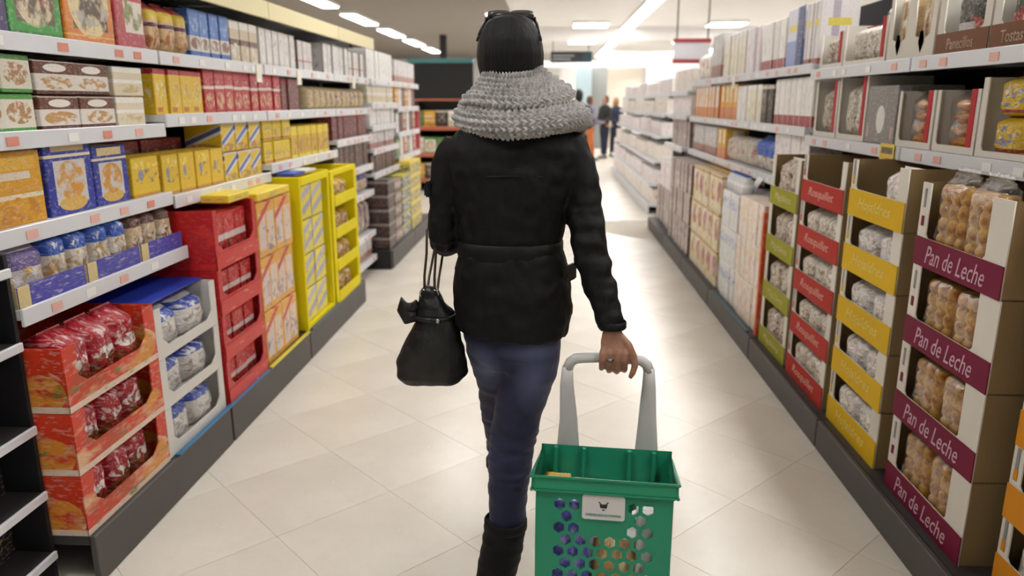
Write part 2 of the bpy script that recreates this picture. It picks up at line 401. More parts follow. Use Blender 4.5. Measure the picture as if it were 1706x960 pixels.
def can_mesh(r, h, m):
    key = ('k', round(r, 3), round(h, 3), m.name)
    if key not in CACHE:
        bm = bmesh.new(); tube(bm, [(0, r, 0, r*.94), (0, r, .006, r), (0, r, h*.72, r), (0, r, h*.86, r*.62), (0, r, h*.92, r*.55), (0, r, h, r*.55)], 14, ref=(1, 0, 0))
        uv_box(bm, 2*r, 2*r, h); CACHE[key] = mesh_from(bm, 'bottle', m, True)
    return CACHE[key]
prng = random.Random(11)
def place(o, side, x, y, z, jit=0):
    o.location = (side*abs(x)+side*(prng.random()*.5*jit*.02), y, z); o.rotation_euler = (0, 0, -PI/2*side+(prng.random()-.5)*.05*jit)
    return o
def carton(side, x, y, z, w, d, h, m, label, cat='box', group=None, jit=1, name='carton'):
    o = link(name, carton_mesh(w, d, h, m)); place(o, side, x, y, z, jit); return tag(o, label, cat, group)
def bag(side, x, y, z, w, d, h, m, label, cat='bag', group=None, jit=1, name='bag', seal=None, seed=0):
    o = link(name, bag_mesh(w, d, h, m, seed)); place(o, side, x, y, z, jit)
    if seal: link('seal', seal_mesh(w*.86, h*.07, seal), o, (0, d/2, h*.965))
    return tag(o, label, cat, group)
def row(side, x, z, y0, y1, n, kind, d, h, m, desc, loc, name='carton', cat='box', gap=.006, seal=None, jit=1, hj=0):
    """n alike packs set side by side on a shelf, each one a thing with its own label"""
    w = (y1-y0)/n; grp = f'{desc}s on {loc}'
    if name == 'carton': name = 'food_pack' if 'pack' in desc else ('food_box' if 'box' in desc else 'carton')
    for i in range(n):
        y = y0+w*(i+.5); mm = m[i % len(m)] if isinstance(m, (list, tuple)) else m
        lab = f'{ORD[i]} {desc} from the near end, {loc}' if n > 1 else f'{desc}, {loc}'
        hh = h+(hj*((i*37) % 5)/5 if hj else 0)
        if kind == 'c': carton(side, x, y, z, w-gap, d, hh, mm, lab, cat, grp if n > 1 else None, jit, name)
        elif kind == 'b': bag(side, x, y, z, w-gap, d, hh, mm, lab, cat, grp if n > 1 else None, jit, name, seal, i % 3)
        else:
            o = link(name, can_mesh(min((w-gap)/2, d/2), hh, mm)); place(o, side, x, y, z, 0)
            link('cap', can_mesh(min((w-gap)/2, d/2)*.6, hh*.09, kind[1]), o, (0, min((w-gap)/2, d/2)*.4, hh)); tag(o, lab, cat, grp)
def rows(side, x, z, y0, y1, n, tiers, kind, d, h, m, desc, loc, **k):
    for t in range(tiers):
        tw = ('lower', 'middle', 'upper')[t] if tiers == 3 else (('lower', 'upper')[t] if tiers == 2 else '')
        mm = m[t % len(m)] if isinstance(m, (list, tuple)) and tiers > 1 and len(m) == tiers else m
        row(side, x, z+t*h, y0, y1, n, kind, d, h-.004, mm, (tw+' '+desc).strip(), loc, **k)

# ------------------------------------------------------------------ packaging prints
G = dict
M_GREEN = pmat('print_green_box', '#3f9a3f', [('r', .14, .86, .13, .95, '#6b5c44'), ('n', .5, .45, .42, .36, '#d8c9a8', 5, .42), ('n', .5, .36, .4, .2, '#8a3f28', 7, .5), ('n', .5, .6, .4, .3, '#5a8a4a', 6, .55), ('h', .0, .05, '#2f7a34')])
M_ORANGE = pmat('print_orange_box', '#e0862f', [('r', .14, .86, .14, .95, '#5d4630'), ('n', .5, .42, .42, .36, '#e6d3a0', 5, .42), ('n', .5, .34, .4, .16, '#b9b3a8', 6, .5), ('h', .07, .09, '#f0b060')])
M_PINK = pmat('print_pink_box', '#b9484f', [('r', .3, .95, .18, 1, '#e7ddd0'), ('n', .6, .4, .35, .2, '#8a8a4a', 6, .45), ('h', .52, .6, '#c8303a'), ('n', .6, .8, .35, .15, '#c9986a', 6, .5)])
M_PURP = pmat('print_purple_box', '#4a3f66', [('h', .4, .6, '#7b6f96')])
M_SNACKRY = pmat('print_red_yellow', '#d9b98a', [('h', .66, .86, '#e3c53f'), ('h', .86, 1, '#b02a2a'), ('h', .52, .6, '#5a2c4a'), ('n', .5, .25, .45, .25, '#b06a3c', 6, .45)])
M_BLUEBRD = pmat('print_blue_bread', '#e8e2da', [('h', .45, 1, '#3d74c8'), ('h', 0, .14, '#2f6cc4'), ('n', .5, .3, .45, .12, '#8a5a44', 5, .4), ('n', .5, .72, .45, .2, '#a9c4ea', 6, .55)])
M_CREAMBR = pmat('print_cream_brown', '#d6c3a4', [('h', .8, 1, '#f0ebe2'), ('h', .42, .56, '#6a4630'), ('n', .5, .25, .45, .22, '#f3efe8', 5, .5)])
M_SILVER = pmat('print_silver', '#dcd6d2', [('r', .12, .88, .1, .9, '#eeeae8'), ('n', .5, .6, .3, .3, '#a8a2a6', 9, .52), ('v', 0, .08, '#a39b98')])
M_SILVER2 = pmat('print_silver_pink', '#e9e3e1', [('n', .5, .5, .4, .4, '#cfc0bc', 8, .5), ('h', .3, .36, '#c98a8a'), ('v', .92, 1, '#7a736f')])
M_WHITEB = pmat('print_white_box', '#f0eeec', [('n', .5, .45, .35, .3, '#c9c2c6', 7, .5), ('v', .94, 1, '#bab4b0')])
M_GRNWHT = pmat('print_green_white', '#e6e0d0', [('h', .86, 1, '#58a04a'), ('h', .0, .1, '#4a9a44'), ('n', .5, .5, .4, .3, '#b98a5a', 6, .42), ('n', .5, .72, .3, .1, '#d06048', 5, .5)])
M_BRNWHT = pmat('print_brown_white', '#e9e2da', [('h', .6, .95, '#6a3422'), ('e', .5, .78, .28, .12, '#f2ece4'), ('h', 0, .12, '#5a2a1c'), ('n', .5, .34, .42, .2, '#c99a58', 6, .42)])
M_CREAMW = pmat('print_cream', '#e2d6ba', [('h', .8, 1, '#f2efe6'), ('h', .44, .56, '#f4f1ea'), ('n', .5, .25, .4, .15, '#cdb47c', 5, .45)])
M_YELRED = pmat('print_yellow_redtop', '#e6bf22', [('h', .88, 1, '#b3212a'), ('n', .5, .45, .42, .3, '#e9dcb0', 6, .5), ('r', .1, .55, .05, .16, '#c87a2a'), ('n', .6, .5, .2, .2, '#7a6a9a', 9, .58)])
M_REDBIS = pmat('print_red_biscuit', '#b81c26', [('h', .8, .95, '#c9434a'), ('n', .5, .28, .42, .2, '#d9b08a', 7, .45), ('h', .55, .62, '#e8d6d0'), ('n', .5, .7, .4, .1, '#eac4bc', 9, .55)])
M_DKRED = pmat('print_dark_red', '#6a1d22', [('n', .5, .5, .45, .35, '#a8756a', 7, .5), ('h', .84, 1, '#8f242c')])
M_COLOUR = pmat('print_colourful', '#cdb88a', [('n', .3, .6, .4, .4, '#7a63a8', 6, .55), ('n', .6, .5, .4, .4, '#d9a63a', 7, .55), ('n', .5, .7, .4, .3, '#f0ece4', 8, .6)], wrinkle=.3)
M_ORYEL = pmat('print_orange_yellow', '#e2a52c', [('r', 0, .8, .62, .72, '#e8dcc8'), ('h', .36, .42, '#f0e2c4'), ('r', .2, .9, .75, .92, '#eab83f'), ('n', .5, .2, .45, .18, '#cf8a2a', 5, .45)])
M_BLUEBOX = pmat('print_blue_box', '#2b3aa0', [('r', .16, .84, .14, .72, '#d8d2cc'), ('e', .5, .14, .3, .1, '#e3b75a'), ('n', .5, .45, .3, .26, '#d99a3c', 5, .42), ('h', .76, .8, '#e8ddc0'), ('r', .15, .85, .84, .97, '#d8c08a')])
M_YELBAR = pmat('print_yellow_bar', '#e3bd1c', [('n', .5, .5, .44, .2, '#8f7a7a', 5, .52), ('h', 0, .08, '#c8902a'), ('n', .5, .8, .45, .12, '#f0dd74', 6, .5), ('e', .32, .55, .1, .14, '#8a8fa8')])
M_BLUYEL = pmat('print_blue_yellow', '#e6c420', [('d', .55, .25, .16, '#e9e4ea'), ('d', .55, .28, .08, '#4c68b8'), ('n', .5, .15, .45, .14, '#b98a44', 5, .42), ('h', .94, 1, '#d8cbe0')])
M_YELPLN = pmat('print_yellow_plain', '#e8c81e', [('h', .9, 1, '#f0d82a'), ('n', .5, .42, .44, .24, '#b49a6a', 6, .48), ('h', .05, .14, '#b9713a')])
M_YELTOP = pmat('print_yellow_orange', '#dcb526', [('h', .72, 1, '#efd629'), ('n', .5, .36, .45, .28, '#a87a4a', 6, .45), ('h', 0, .1, '#e6cf3c')])
M_DKPACK = pmat('print_dark_pack', '#4a2f26', [('n', .5, .5, .45, .4, '#c8632a', 6, .56), ('n', .4, .6, .4, .3, '#b9aca4', 8, .6)])
M_BAGBLUE = pmat('print_bag_blue', '#d9d2c6', [('h', .62, .92, '#2d58b4'), ('n', .5, .36, .45, .26, '#b98f56', 6, .44), ('n', .5, .76, .4, .12, '#e8e8f0', 7, .56), ('h', 0, .08, '#4a4aa8')], .25, .5)
M_BAGGOLD = pmat('print_bag_gold', '#c7b08c', [('h', .7, 1, '#5a3424'), ('n', .5, .4, .45, .3, '#e6dccf', 6, .5), ('n', .5, .3, .45, .2, '#8a5a30', 7, .5)], .25, .5)
M_BAGLIL = pmat('print_bag_lilac', '#cfc8d0', [('h', .6, .9, '#6a5a90'), ('n', .5, .36, .45, .26, '#c9a86a', 6, .44)], .25, .5)
M_SEALW = mat('film_seal_white', '#e9e7e4', .25); M_SEALB = mat('film_seal_blue', '#2d52a8', .25); M_SEALR = mat('film_seal_red', '#a32028', .25); M_SEALK = mat('film_seal_brown', '#4a2c20', .3)
M_TRAYB = pmat('print_blue_tray', '#4444a8', [('n', .5, .5, .5, .5, '#b8a8c8', 6, .58), ('r', 0, .16, 0, 1, '#d9c48a')])
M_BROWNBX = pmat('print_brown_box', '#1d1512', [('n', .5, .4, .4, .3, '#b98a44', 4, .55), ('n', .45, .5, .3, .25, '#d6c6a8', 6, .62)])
# right-hand prints
M_WTALL = pmat('print_tall_white', '#efece8', [('h', 0, .22, '#a8454a'), ('n', .5, .6, .3, .3, '#d8cfcc', 6, .5), ('v', .86, 1, '#cfc8c2')])
M_WTALL2 = pmat('print_tall_cream', '#ece6d6', [('n', .5, .35, .35, .3, '#d8bf8a', 5, .5), ('h', .9, 1, '#f6f4f0'), ('v', 0, .1, '#b9b09e')])
M_WTALL3 = pmat('print_tall_lilac', '#ebe6ea', [('n', .5, .4, .3, .35, '#cdbfd2', 6, .5), ('v', .8, 1, '#d6aeb4')])
M_WBLUE = pmat('print_tall_blue', '#44508f', [('r', 0, .62, 0, 1, '#d9dcec'), ('r', 0, .62, 0, .45, '#8f9cd0'), ('r', .1, .62, .6, .72, '#e6d24a'), ('v', .7, 1, '#22306e')])
M_WSTRIPE = pmat('print_tall_stripe', '#e6e1e0', [('v', .3, .5, '#b9aebb'), ('r', .2, .8, .6, .72, '#e2cf56'), ('h', 0, .1, '#a05a50')])
M_GREYP = pmat('print_grey', '#c4bfc0', [('h', .0, .3, '#a37268'), ('n', .5, .6, .4, .3, '#efecea', 6, .5)])
M_BLACKY = pmat('print_black_yellow', '#12100e', [('h', .76, .8, '#d6be3a'), ('n', .5, .86, .3, .08, '#7a7468', 9, .6)], .22, .3)
M_ORANGEW = pmat('print_orange_white', '#efe6d8', [('h', 0, .34, '#dd9a5c'), ('v', .0, .22, '#cf6a3a'), ('n', .6, .6, .3, .3, '#e2b43c', 5, .5)])
M_AMBER = pmat('print_amber', '#e0a838', [('h', 0, .36, '#d88a5c'), ('r', .3, .8, .5, .95, '#f0e4c6'), ('n', .5, .6, .3, .3, '#8a4a2a', 6, .58)])
M_DKCOFF = pmat('print_dark_coffee', '#3a2a24', [('n', .5, .55, .35, .35, '#b8a894', 6, .5), ('h', .9, 1, '#cfc4b4')])
M_WFLOR = pmat('print_white_floral', '#ece8e6', [('n', .5, .5, .48, .48, '#b9aab2', 8, .55), ('n', .3, .3, .3, .3, '#d9b090', 5, .55)])
M_BAGW = pmat('print_bag_clear', '#ddd4c6', [('n', .5, .5, .5, .5, '#b39a7c', 9, .5), ('n', .5, .4, .5, .4, '#8a6a4a', 8, .6), ('n', .5, .6, .5, .4, '#f4f2f0', 11, .55)], .18, .9)
M_BAGW2 = pmat('print_bag_pale', '#e6dfd8', [('n', .5, .5, .5, .5, '#bfb0a2', 8, .5), ('n', .5, .6, .5, .4, '#f6f5f4', 12, .52), ('n', .6, .4, .3, .3, '#c89a94', 6, .62)], .16, 1.0)
M_BAGN = pmat('print_bag_nuts', '#cdbfae', [('n', .5, .5, .5, .5, '#7d5f44', 10, .5), ('n', .5, .5, .5, .5, '#efe9e0', 12, .56)], .18, .8)
M_BAGBL = pmat('print_bag_bluetop', '#d6d0c6', [('h', .45, 1, '#2f5fc0'), ('n', .5, .25, .5, .25, '#b08a64', 8, .5)], .22, .7)
M_BAGYEL = pmat('print_bag_yellow', '#d8b428', [('n', .5, .5, .36, .26, '#8a8296', 6, .48), ('n', .5, .6, .3, .2, '#e9e2d8', 7, .56), ('h', .12, .2, '#b0403a')], .22, .6)
M_BAGMULT = pmat('print_bag_multi', '#cfc6bc', [('n', .3, .6, .4, .4, '#9ab07a', 5, .5), ('n', .7, .5, .3, .4, '#c05a4a', 6, .55), ('n', .5, .4, .4, .4, '#e2b26a', 7, .58)], .22, .6)
M_SUGAR = pmat('print_sugar', '#efe7de', [('v', .1, .2, '#e3b9a0'), ('n', .5, .5, .5, .5, '#e8c49a', 4, .5), ('n', .5, .4, .5, .5, '#b9a4c0', 8, .57), ('n', .5, .5, .5, .5, '#d88a5a', 9, .6)])
M_SUGARE = pmat('print_sugar_edge', '#d4561e', [('n', .5, .5, .5, .5, '#8a3a6a', 3, .66)])
M_MILK = pmat('print_milk', '#e3e2e2', [('n', .5, .68, .5, .16, '#6f8cc8', 7, .46), ('n', .5, .25, .5, .3, '#cfd4d8', 6, .5), ('n', .5, .5, .5, .5, '#b9b4b0', 10, .6)])
M_BOTTLE = pmat('print_bottle', '#cfd2d4', [('h', .4, .6, '#e9e9ea')], .2); M_CAPB = mat('bottle_cap_blue', '#2f4fb0', .35)
M_CRMAR = pmat('print_cream_maroon', '#dccb9e', [('n', .4, .5, .6, .6, '#efe6dc', 3, .5), ('n', .72, .55, .35, .3, '#a0245c', 3, .4), ('n', .3, .3, .3, .25, '#d9b34a', 5, .5), ('h', .92, 1, '#b98a34')])
M_BRPUR = pmat('print_brown_purple', '#b5a49c', [('n', .4, .6, .5, .4, '#7a5a74', 5, .5), ('n', .6, .3, .4, .3, '#e6dfd8', 6, .5), ('v', .0, .12, '#5a3a30'), ('n', .5, .5, .5, .5, '#c8a86a', 8, .62)])
M_PINKW = pmat('print_pink_white', '#f0e8e8', [('n', .5, .5, .45, .4, '#d89aa8', 4, .54), ('n', .4, .3, .4, .3, '#9a8aa0', 6, .62)])
M_WARMW = pmat('print_warm_white', '#efe6de', [('n', .5, .5, .4, .4, '#d8926a', 4, .56), ('n', .5, .3, .4, .2, '#6a7a8a', 6, .64)])

# ------------------------------------------------------------------ LEFT shelves
LX = 1.565
A = 'left shelving'
row(-1, LX, 1.64, 1.99, 2.21, 1, 'c', .25, .31, M_PURP, 'purple box at the very photo edge', 'top left shelf')
row(-1, LX, 1.64, 2.215, 2.465, 1, 'c', .26, .33, M_GREEN, 'big green box with food picture', 'top left shelf')
row(-1, LX, 1.64, 2.475, 2.755, 1, 'c', .26, .33, M_ORANGE, 'big orange box with food picture', 'top left shelf')
row(-1, LX, 1.64, 2.765, 2.96, 1, 'c', .26, .33, M_PINK, 'crimson and white box beside the orange box', 'top left shelf')
row(-1, LX, 1.64, 3.0, 3.34, 3, 'b', .12, .19, M_SNACKRY, 'red and yellow snack bag', 'top left shelf', 'snack_bag', 'bag', seal=M_SEALR)
row(-1, LX, 1.64, 3.34, 3.74, 4, 'c', .16, .205, M_BLUEBRD, 'blue topped bread pack', 'top left shelf')
row(-1, LX, 1.64, 3.76, 4.1, 3, 'c', .16, .2, M_CREAMBR, 'cream and brown carton', 'top left shelf')
row(-1, LX, 1.64, 4.13, 4.72, 6, 'c', .16, .2, M_SILVER, 'silver grey carton', 'top left shelf')
row(-1, LX, 1.64, 4.75, 5.05, 3, 'c', .16, .18, M_SILVER2, 'silver carton with pink line', 'top left shelf')
row(-1, LX, 1.64, 5.3, 5.92, 6, 'c', .16, .205, M_WHITEB, 'white carton', 'top left shelf')
row(-1, LX, 1.64, 5.95, 6.4, 4, 'c', .16, .19, M_SILVER2, 'far silver carton', 'top left shelf')
rows(-1, LX, 1.365, 1.99, 2.27, 2, 2, 'c', .2, .112, M_GRNWHT, 'green and white carton', 'second left shelf')
rows(-1, LX, 1.365, 2.28, 2.69, 2, 2, 'c', .2, .108, M_BRNWHT, 'brown and white biscuit carton', 'second left shelf')
rows(-1, LX, 1.365, 2.70, 2.9, 1, 2, 'c', .2, .107, M_CREAMW, 'cream carton beside brown cartons', 'second left shelf')
row(-1, LX, 1.40, 2.99, 3.41, 4, 'c', .18, .18, M_YELRED, 'yellow carton with red top', 'second left shelf')
row(-1, LX, 1.40, 3.42, 4.4, 9, 'c', .18, .195, M_REDBIS, 'red biscuit carton', 'second left shelf', hj=.012)
row(-1, LX, 1.40, 4.42, 4.74, 3, 'c', .18, .185, M_DKRED, 'dark red carton', 'second left shelf')
row(-1, LX, 1.40, 4.92, 6.38, 11, 'b', .12, .15, M_COLOUR, 'small multicoloured bag', 'second left shelf', 'sweet_bag', 'bag')
row(-1, LX, 1.095, 1.99, 2.25, 1, 'c', .2, .215, M_ORYEL, 'orange and yellow carton at photo edge', 'third left shelf')
row(-1, LX, 1.095, 2.265, 2.51, 1, 'c', .2, .24, M_BLUEBOX, 'larger blue cookie box with cream panel', 'third left shelf')
row(-1, LX, 1.095, 2.52, 2.73, 1, 'c', .2, .205, M_BLUEBOX, 'smaller blue cookie box with cream panel', 'third left shelf')
row(-1, LX, 1.095, 2.745, 2.955, 1, 'c', .16, .15, M_YELBAR, 'yellow bar carton beside smaller blue box', 'third left shelf')
row(-1, LX, 1.075, 2.985, 3.55, 4, 'c', .16, .165, M_YELBAR, 'low yellow bar carton', 'third left shelf')
row(-1, LX+.19, 1.075, 2.985, 3.55, 3, 'c', .14, .215, M_DKRED, 'dark red carton behind yellow bars', 'third left shelf')
rows(-1, LX, 1.075, 3.56, 4.05, 3, 2, 'c', .18, .14, M_BLUYEL, 'blue and yellow carton', 'third left shelf')
rows(-1, LX, 1.115, 4.09, 4.52, 3, 2, 'c', .18, .125, M_YELPLN, 'plain yellow carton', 'third left shelf')
row(-1, LX, 1.115, 4.54, 5.3, 6, 'c', .2, .19, M_YELTOP, 'yellow and amber carton', 'third left shelf')
row(-1, 1.52, .875, 1.99, 2.17, 1, 'b', .13, .17, M_BAGLIL, 'lilac biscuit bag at the near end', 'fourth left shelf', 'biscuit_bag', 'bag', seal=M_SEALW)
row(-1, 1.52, .875, 2.17, 2.62, 4, 'b', .14, .185, M_BAGBLUE, 'blue and white biscuit bag', 'fourth left shelf', 'biscuit_bag', 'bag', seal=M_SEALB)
row(-1, 1.52, .875, 2.62, 2.95, 3, 'b', .14, .18, M_BAGGOLD, 'brown and gold biscuit bag', 'fourth left shelf', 'biscuit_bag', 'bag', seal=M_SEALK)
for i, (ya, yb) in enumerate(((1.98, 2.3), (2.31, 2.63), (2.64, 2.955))):
    r = empty('shelf_tray', (-1.505, (ya+yb)/2, .876), PI/2); w = (yb-ya)/2-.003
    tag(r, f'{ORD[i]} low blue printed tray lip from near end, fourth left shelf', 'tray', 'blue trays on the fourth left shelf')
    link('front_lip', carton_mesh(2*w, .004, .062, M_TRAYB, .0005), r)
    for s in (-1, 1): part_box('side_wall', (s*w-.002, s*w+.002, .004, .014, 0, .055), M_TRAYB, r)
# dark bay at the edge of the picture
for z, h in ((.785, .16), (.53, .19), (.32, .16), (.12, .15)):
    nm = {.785: 'top', .53: 'second', .32: 'third', .12: 'lowest'}[z]
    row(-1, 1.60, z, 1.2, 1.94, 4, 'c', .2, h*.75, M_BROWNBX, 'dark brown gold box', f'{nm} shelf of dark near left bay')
# recessed bay D
for z, h, m, ds, lc in ((1.18, .17, M_DKRED, 'narrow dark red pack', 'third shelf of shallow left bay'), (.94, .19, M_DKPACK, 'dark and orange pack', 'fourth shelf of shallow left bay'), (.72, .17, M_BAGLIL, 'mauve bag', 'fifth shelf of shallow left bay'), (.37, .28, M_BRPUR, 'mauve brown sack', 'sixth shelf of shallow left bay'), (.15, .19, M_GREYP, 'grey low pack', 'lowest shelf of shallow left bay')):
    k = 'b' if 'bag' in ds or 'sack' in ds else 'c'
    row(-1, LX, z, 5.41, 6.42, 7, k, .15, h, m, ds, lc, 'bag' if k == 'b' else 'carton', 'bag' if k == 'b' else 'box')
# second left gondola
for z, h, m, ds, lc in ((1.64, .25, M_WHITEB, 'tall white pack', 'top shelf beyond the gap'), (1.44, .16, M_CREAMW, 'cream pack', 'second shelf beyond the gap'), (1.25, .16, M_SILVER, 'silver pack', 'third shelf beyond the gap'), (1.05, .16, M_GREYP, 'grey pack', 'fourth shelf beyond the gap'), (.84, .16, M_DKPACK, 'orange brown pack', 'fifth shelf beyond the gap')):
    row(-1, LX, z, 6.53, 7.58, 7, 'c', .15, h, m, ds, f'left {lc}')
for z, h, m, ds, lc in ((1.64, .22, M_GREYP, 'grey cone pack', 'top shelf of last left bay'), (1.40, .2, [M_ORYEL, M_SILVER, M_DKRED], 'mixed colour pack', 'second shelf of last left bay'), (1.15, .2, [M_WHITEB, M_DKPACK, M_PINK], 'mixed white pack', 'third shelf of last left bay'), (.91, .2, [M_GREEN, M_SILVER, M_PINK], 'mixed green pack', 'fourth shelf of last left bay')):
    row(-1, LX, z, 7.64, 8.76, 6, 'c', .15, h, m, ds, lc)

# ------------------------------------------------------------------ RIGHT shelves, far bays
RX = 1.395
row(1, RX, 1.645, 4.23, 4.46, 2, 'c', .2, .325, M_WSTRIPE, 'tall striped white box', 'right top shelf beside blue box')
row(1, RX, 1.645, 4.48, 4.8, 1, 'c', .2, .33, M_WBLUE, 'tall blue and lilac box', 'right top shelf')
row(1, RX, 1.645, 4.82, 5.35, 4, 'c', .2, .3, M_WTALL, 'tall white box with red foot', 'right top shelf')
row(1, RX, 1.645, 5.4, 5.76, 3, 'c', .2, .31, M_WTALL3, 'tall lilac white box', 'right top shelf')
row(1, RX, 1.645, 5.78, 6.52, 6, 'c', .2, .315, M_WTALL2, 'tall cream white box', 'right top shelf')
row(1, RX, 1.645, 6.57, 7.0, 3, 'c', .2, .36, M_GREYP, 'tall grey and brown box', 'right top shelf')
row(1, RX, 1.645, 7.05, 7.66, 4, 'b', .14, .24, M_WARMW, 'white bag', 'right top shelf', 'bag', 'bag')
row(1, RX, 1.315, 4.23, 4.96, 7, 'c', .18, .27, M_WTALL, 'white carton with red foot', 'right second shelf')
row(1, RX, 1.315, 4.98, 5.24, 2, 'c', .18, .24, M_DKCOFF, 'dark coffee pack', 'right second shelf')
row(1, RX, 1.315, 5.26, 5.66, 3, 'c', .18, .25, M_WTALL2, 'cream carton', 'right second shelf')
row(1, RX, 1.315, 5.68, 5.94, 2, 'c', .18, .25, M_WHITEB, 'plain white carton', 'right second shelf')
row(1, RX, 1.315, 5.96, 6.52, 4, 'c', .18, .27, M_AMBER, 'amber carton', 'right second shelf')
row(1, RX, 1.315, 6.58, 7.66, 7, 'c', .18, .27, M_ORANGEW, 'white carton with orange foot', 'right second shelf')
row(1, RX, 1.0, 4.23, 4.86, 4, 'c', .18, .285, M_WFLOR, 'white floral carton', 'right third shelf above green cases')
row(1, RX, 1.0, 4.9, 5.36, 3, 'b', .16, .22, M_BAGBL, 'blue topped bag', 'right third shelf', 'bag', 'bag', seal=M_SEALB)
row(1, RX, 1.0, 5.42, 6.2, 5, 'b', .15, .2, M_BAGMULT, 'mixed colour bag', 'right third shelf', 'bag', 'bag')
row(1, RX, 1.0, 6.22, 6.52, 2, 'c', .18, .24, M_AMBER, 'short amber carton', 'right third shelf')
row(1, RX, 1.0, 6.58, 7.66, 6, 'c', .18, .24, M_GREYP, 'grey and brown carton', 'right third shelf')
for z, h, m, ds, lc in ((1.56, .22, M_WARMW, 'pale warm carton', 'top shelf of last right bay'), (1.32, .2, M_PINKW, 'pale pink carton', 'second shelf of last right bay'), (1.0, .26, M_BRPUR, 'brown mauve carton', 'third shelf of last right bay')):
    row(1, RX-.02, z, 7.76, 8.86, 7, 'c', .18, h, m, ds, lc)
row(1, 1.24, .13, 7.76, 8.86, 5, 'c', .3, .4, M_BRPUR, 'tall brown mauve sack box', 'floor deck of last right bay')
row(1, 1.26, .53, 7.76, 8.86, 6, 'c', .3, .3, M_PINKW, 'pink white pack on sack boxes', 'last right bay')
for b, y in enumerate((10.0, 11.3, 12.6, 13.9, 15.2)):
    for z, dx, m, ds in ((1.55, 0, M_PINKW, 'pink white pack'), (1.3, .05, M_WARMW, 'warm white pack'), (1.02, .1, M_PINKW, 'blush pack'), (.7, .15, M_WARMW, 'peach white pack'), (.4, .2, M_PINKW, 'rosy pack')):
        lv = {1.55: 'top', 1.3: 'second', 1.02: 'third', .7: 'fourth', .4: 'fifth'}[z]
        row(1, 1.53-dx, z, y+.04, y+1.24, 4, 'c', .2, .17+.03*((b+int(z*10)) % 2), m, ds, f'{lv} shelf of {ORD[b]} bay beyond cross aisle', jit=.5)
    row(1, 1.33, .13, y+.04, y+1.24, 3, 'c', .3, .2, M_WARMW, 'large warm white pack', f'deck of {ORD[b]} bay beyond cross aisle', jit=.5)
# ------------------------------------------------------------------ display cases stacked on the decks
M_KRAFT = mat('kraft_board', '#8f7650', .85, vary=.1, scale=6)
M_KRAFTIN = mat('kraft_inside', '#6e5536', .9, vary=.1, scale=6)
M_WBOARD = mat('white_board', '#d9d3c8', .6, vary=.03)
M_LETW = mat('lettering_pale', '#c9a3b0', .6)
def case_mesh(w, d, h, m_side, m_in, t=.004):
    key = ('case', w, d, h, m_side.name)
    if key not in CACHE:
        bm = bmesh.new()
        bx(bm, -w/2, w/2, 0.004, d, 0, t, 1); bx(bm, -w/2, w/2, d-t, d, t, h, 1)
        for s in (-1, 1):
            a, b = sorted((s*w/2, s*(w/2-t))); bx(bm, a, b, .004, d-t, t, h, 0)
        CACHE[key] = mesh_from(bm, 'case_body', [m_side, m_in])
    return CACHE[key]
def front_mesh(w, h, band, post, m, arch=0, post2=None):
    key = ('front', w, h, band, post, m.name, arch, post2)
    if key not in CACHE:
        iw = w/2-post; jw = w/2-(post2 or post)
        outer = [(-w/2, 0), (w/2, 0), (w/2, h), (jw, h), (jw, band+.012), (jw-.012, band), (-iw+.012, band), (-iw, band+.012), (-iw, h), (-w/2, h)]
        CACHE[key] = outline_plate('front_panel', outer, [], .004, m)
    return CACHE[key]
def case(side, x, y, z, w, d, h, band_h, m_band, word, label, group, post=.045, m_side=None, m_front=None, icon=None, arch=0, m_let=None, shear=.3, tw=.6, th=.5, name='display_case', jit=1, post2=None):
    r = empty(name); place(r, side, x, y, z, jit*.3); tag(r, label, 'display case', group)
    link('case_body', case_mesh(w, d, h, m_side or M_KRAFT, M_KRAFTIN), r)
    link('front_panel', front_mesh(w, h, band_h, post, m_front or M_WBOARD, arch, post2), r, (0, .002, 0))
    b = link('band', boxes('band', [(-w/2, w/2, -.0035, -.0005, 0, band_h)] if not arch else [(-w/2, w/2, -.0035, -.0005, 0, band_h-arch)], m_band), r)
    if word: link('lettering', text_mesh(word, w*tw, band_h*th, m_let or M_LETW, shear), b, (0, -.0042, band_h*.48))
    if icon:
        bm = bmesh.new(); bx(bm, -.008, .008, -.001, 0, -.016, .016); link('icon', mesh_from(bm, 'icon', icon), r, (-w/2+post/2, -.0012, band_h+(h-band_h)*.3))
        bm = bmesh.new(); bx(bm, -.006, .006, -.001, 0, -.03, .03); link('icon', mesh_from(bm, 'icon', mat('icon_grey', '#8d8a88', .6)), r, (-w/2+post/2, -.0012, band_h+(h-band_h)*.72))
    return r
TIER = ['bottom', 'second', 'third', 'fourth', 'top']
def tier_name(i, n): return 'bottom' if i == 0 else ('top' if i == n-1 else ORD[i]+'-lowest')
def column(x, y0, y1, z, n, h, band_h, m_band, word, colour, kind, d=.34, lastbags=True, **k):
    w = y1-y0; y = (y0+y1)/2
    for i in range(n):
        tn = tier_name(i, n)
        case(1, x, y, z+i*h, w, d, h-.002, band_h, m_band, word, f'{tn} display case with {colour} band, right side stack', f'{colour} banded cases on the right', **k)
        fill(i, n, x, y, w, z+i*h, h, band_h, kind, colour, tn)
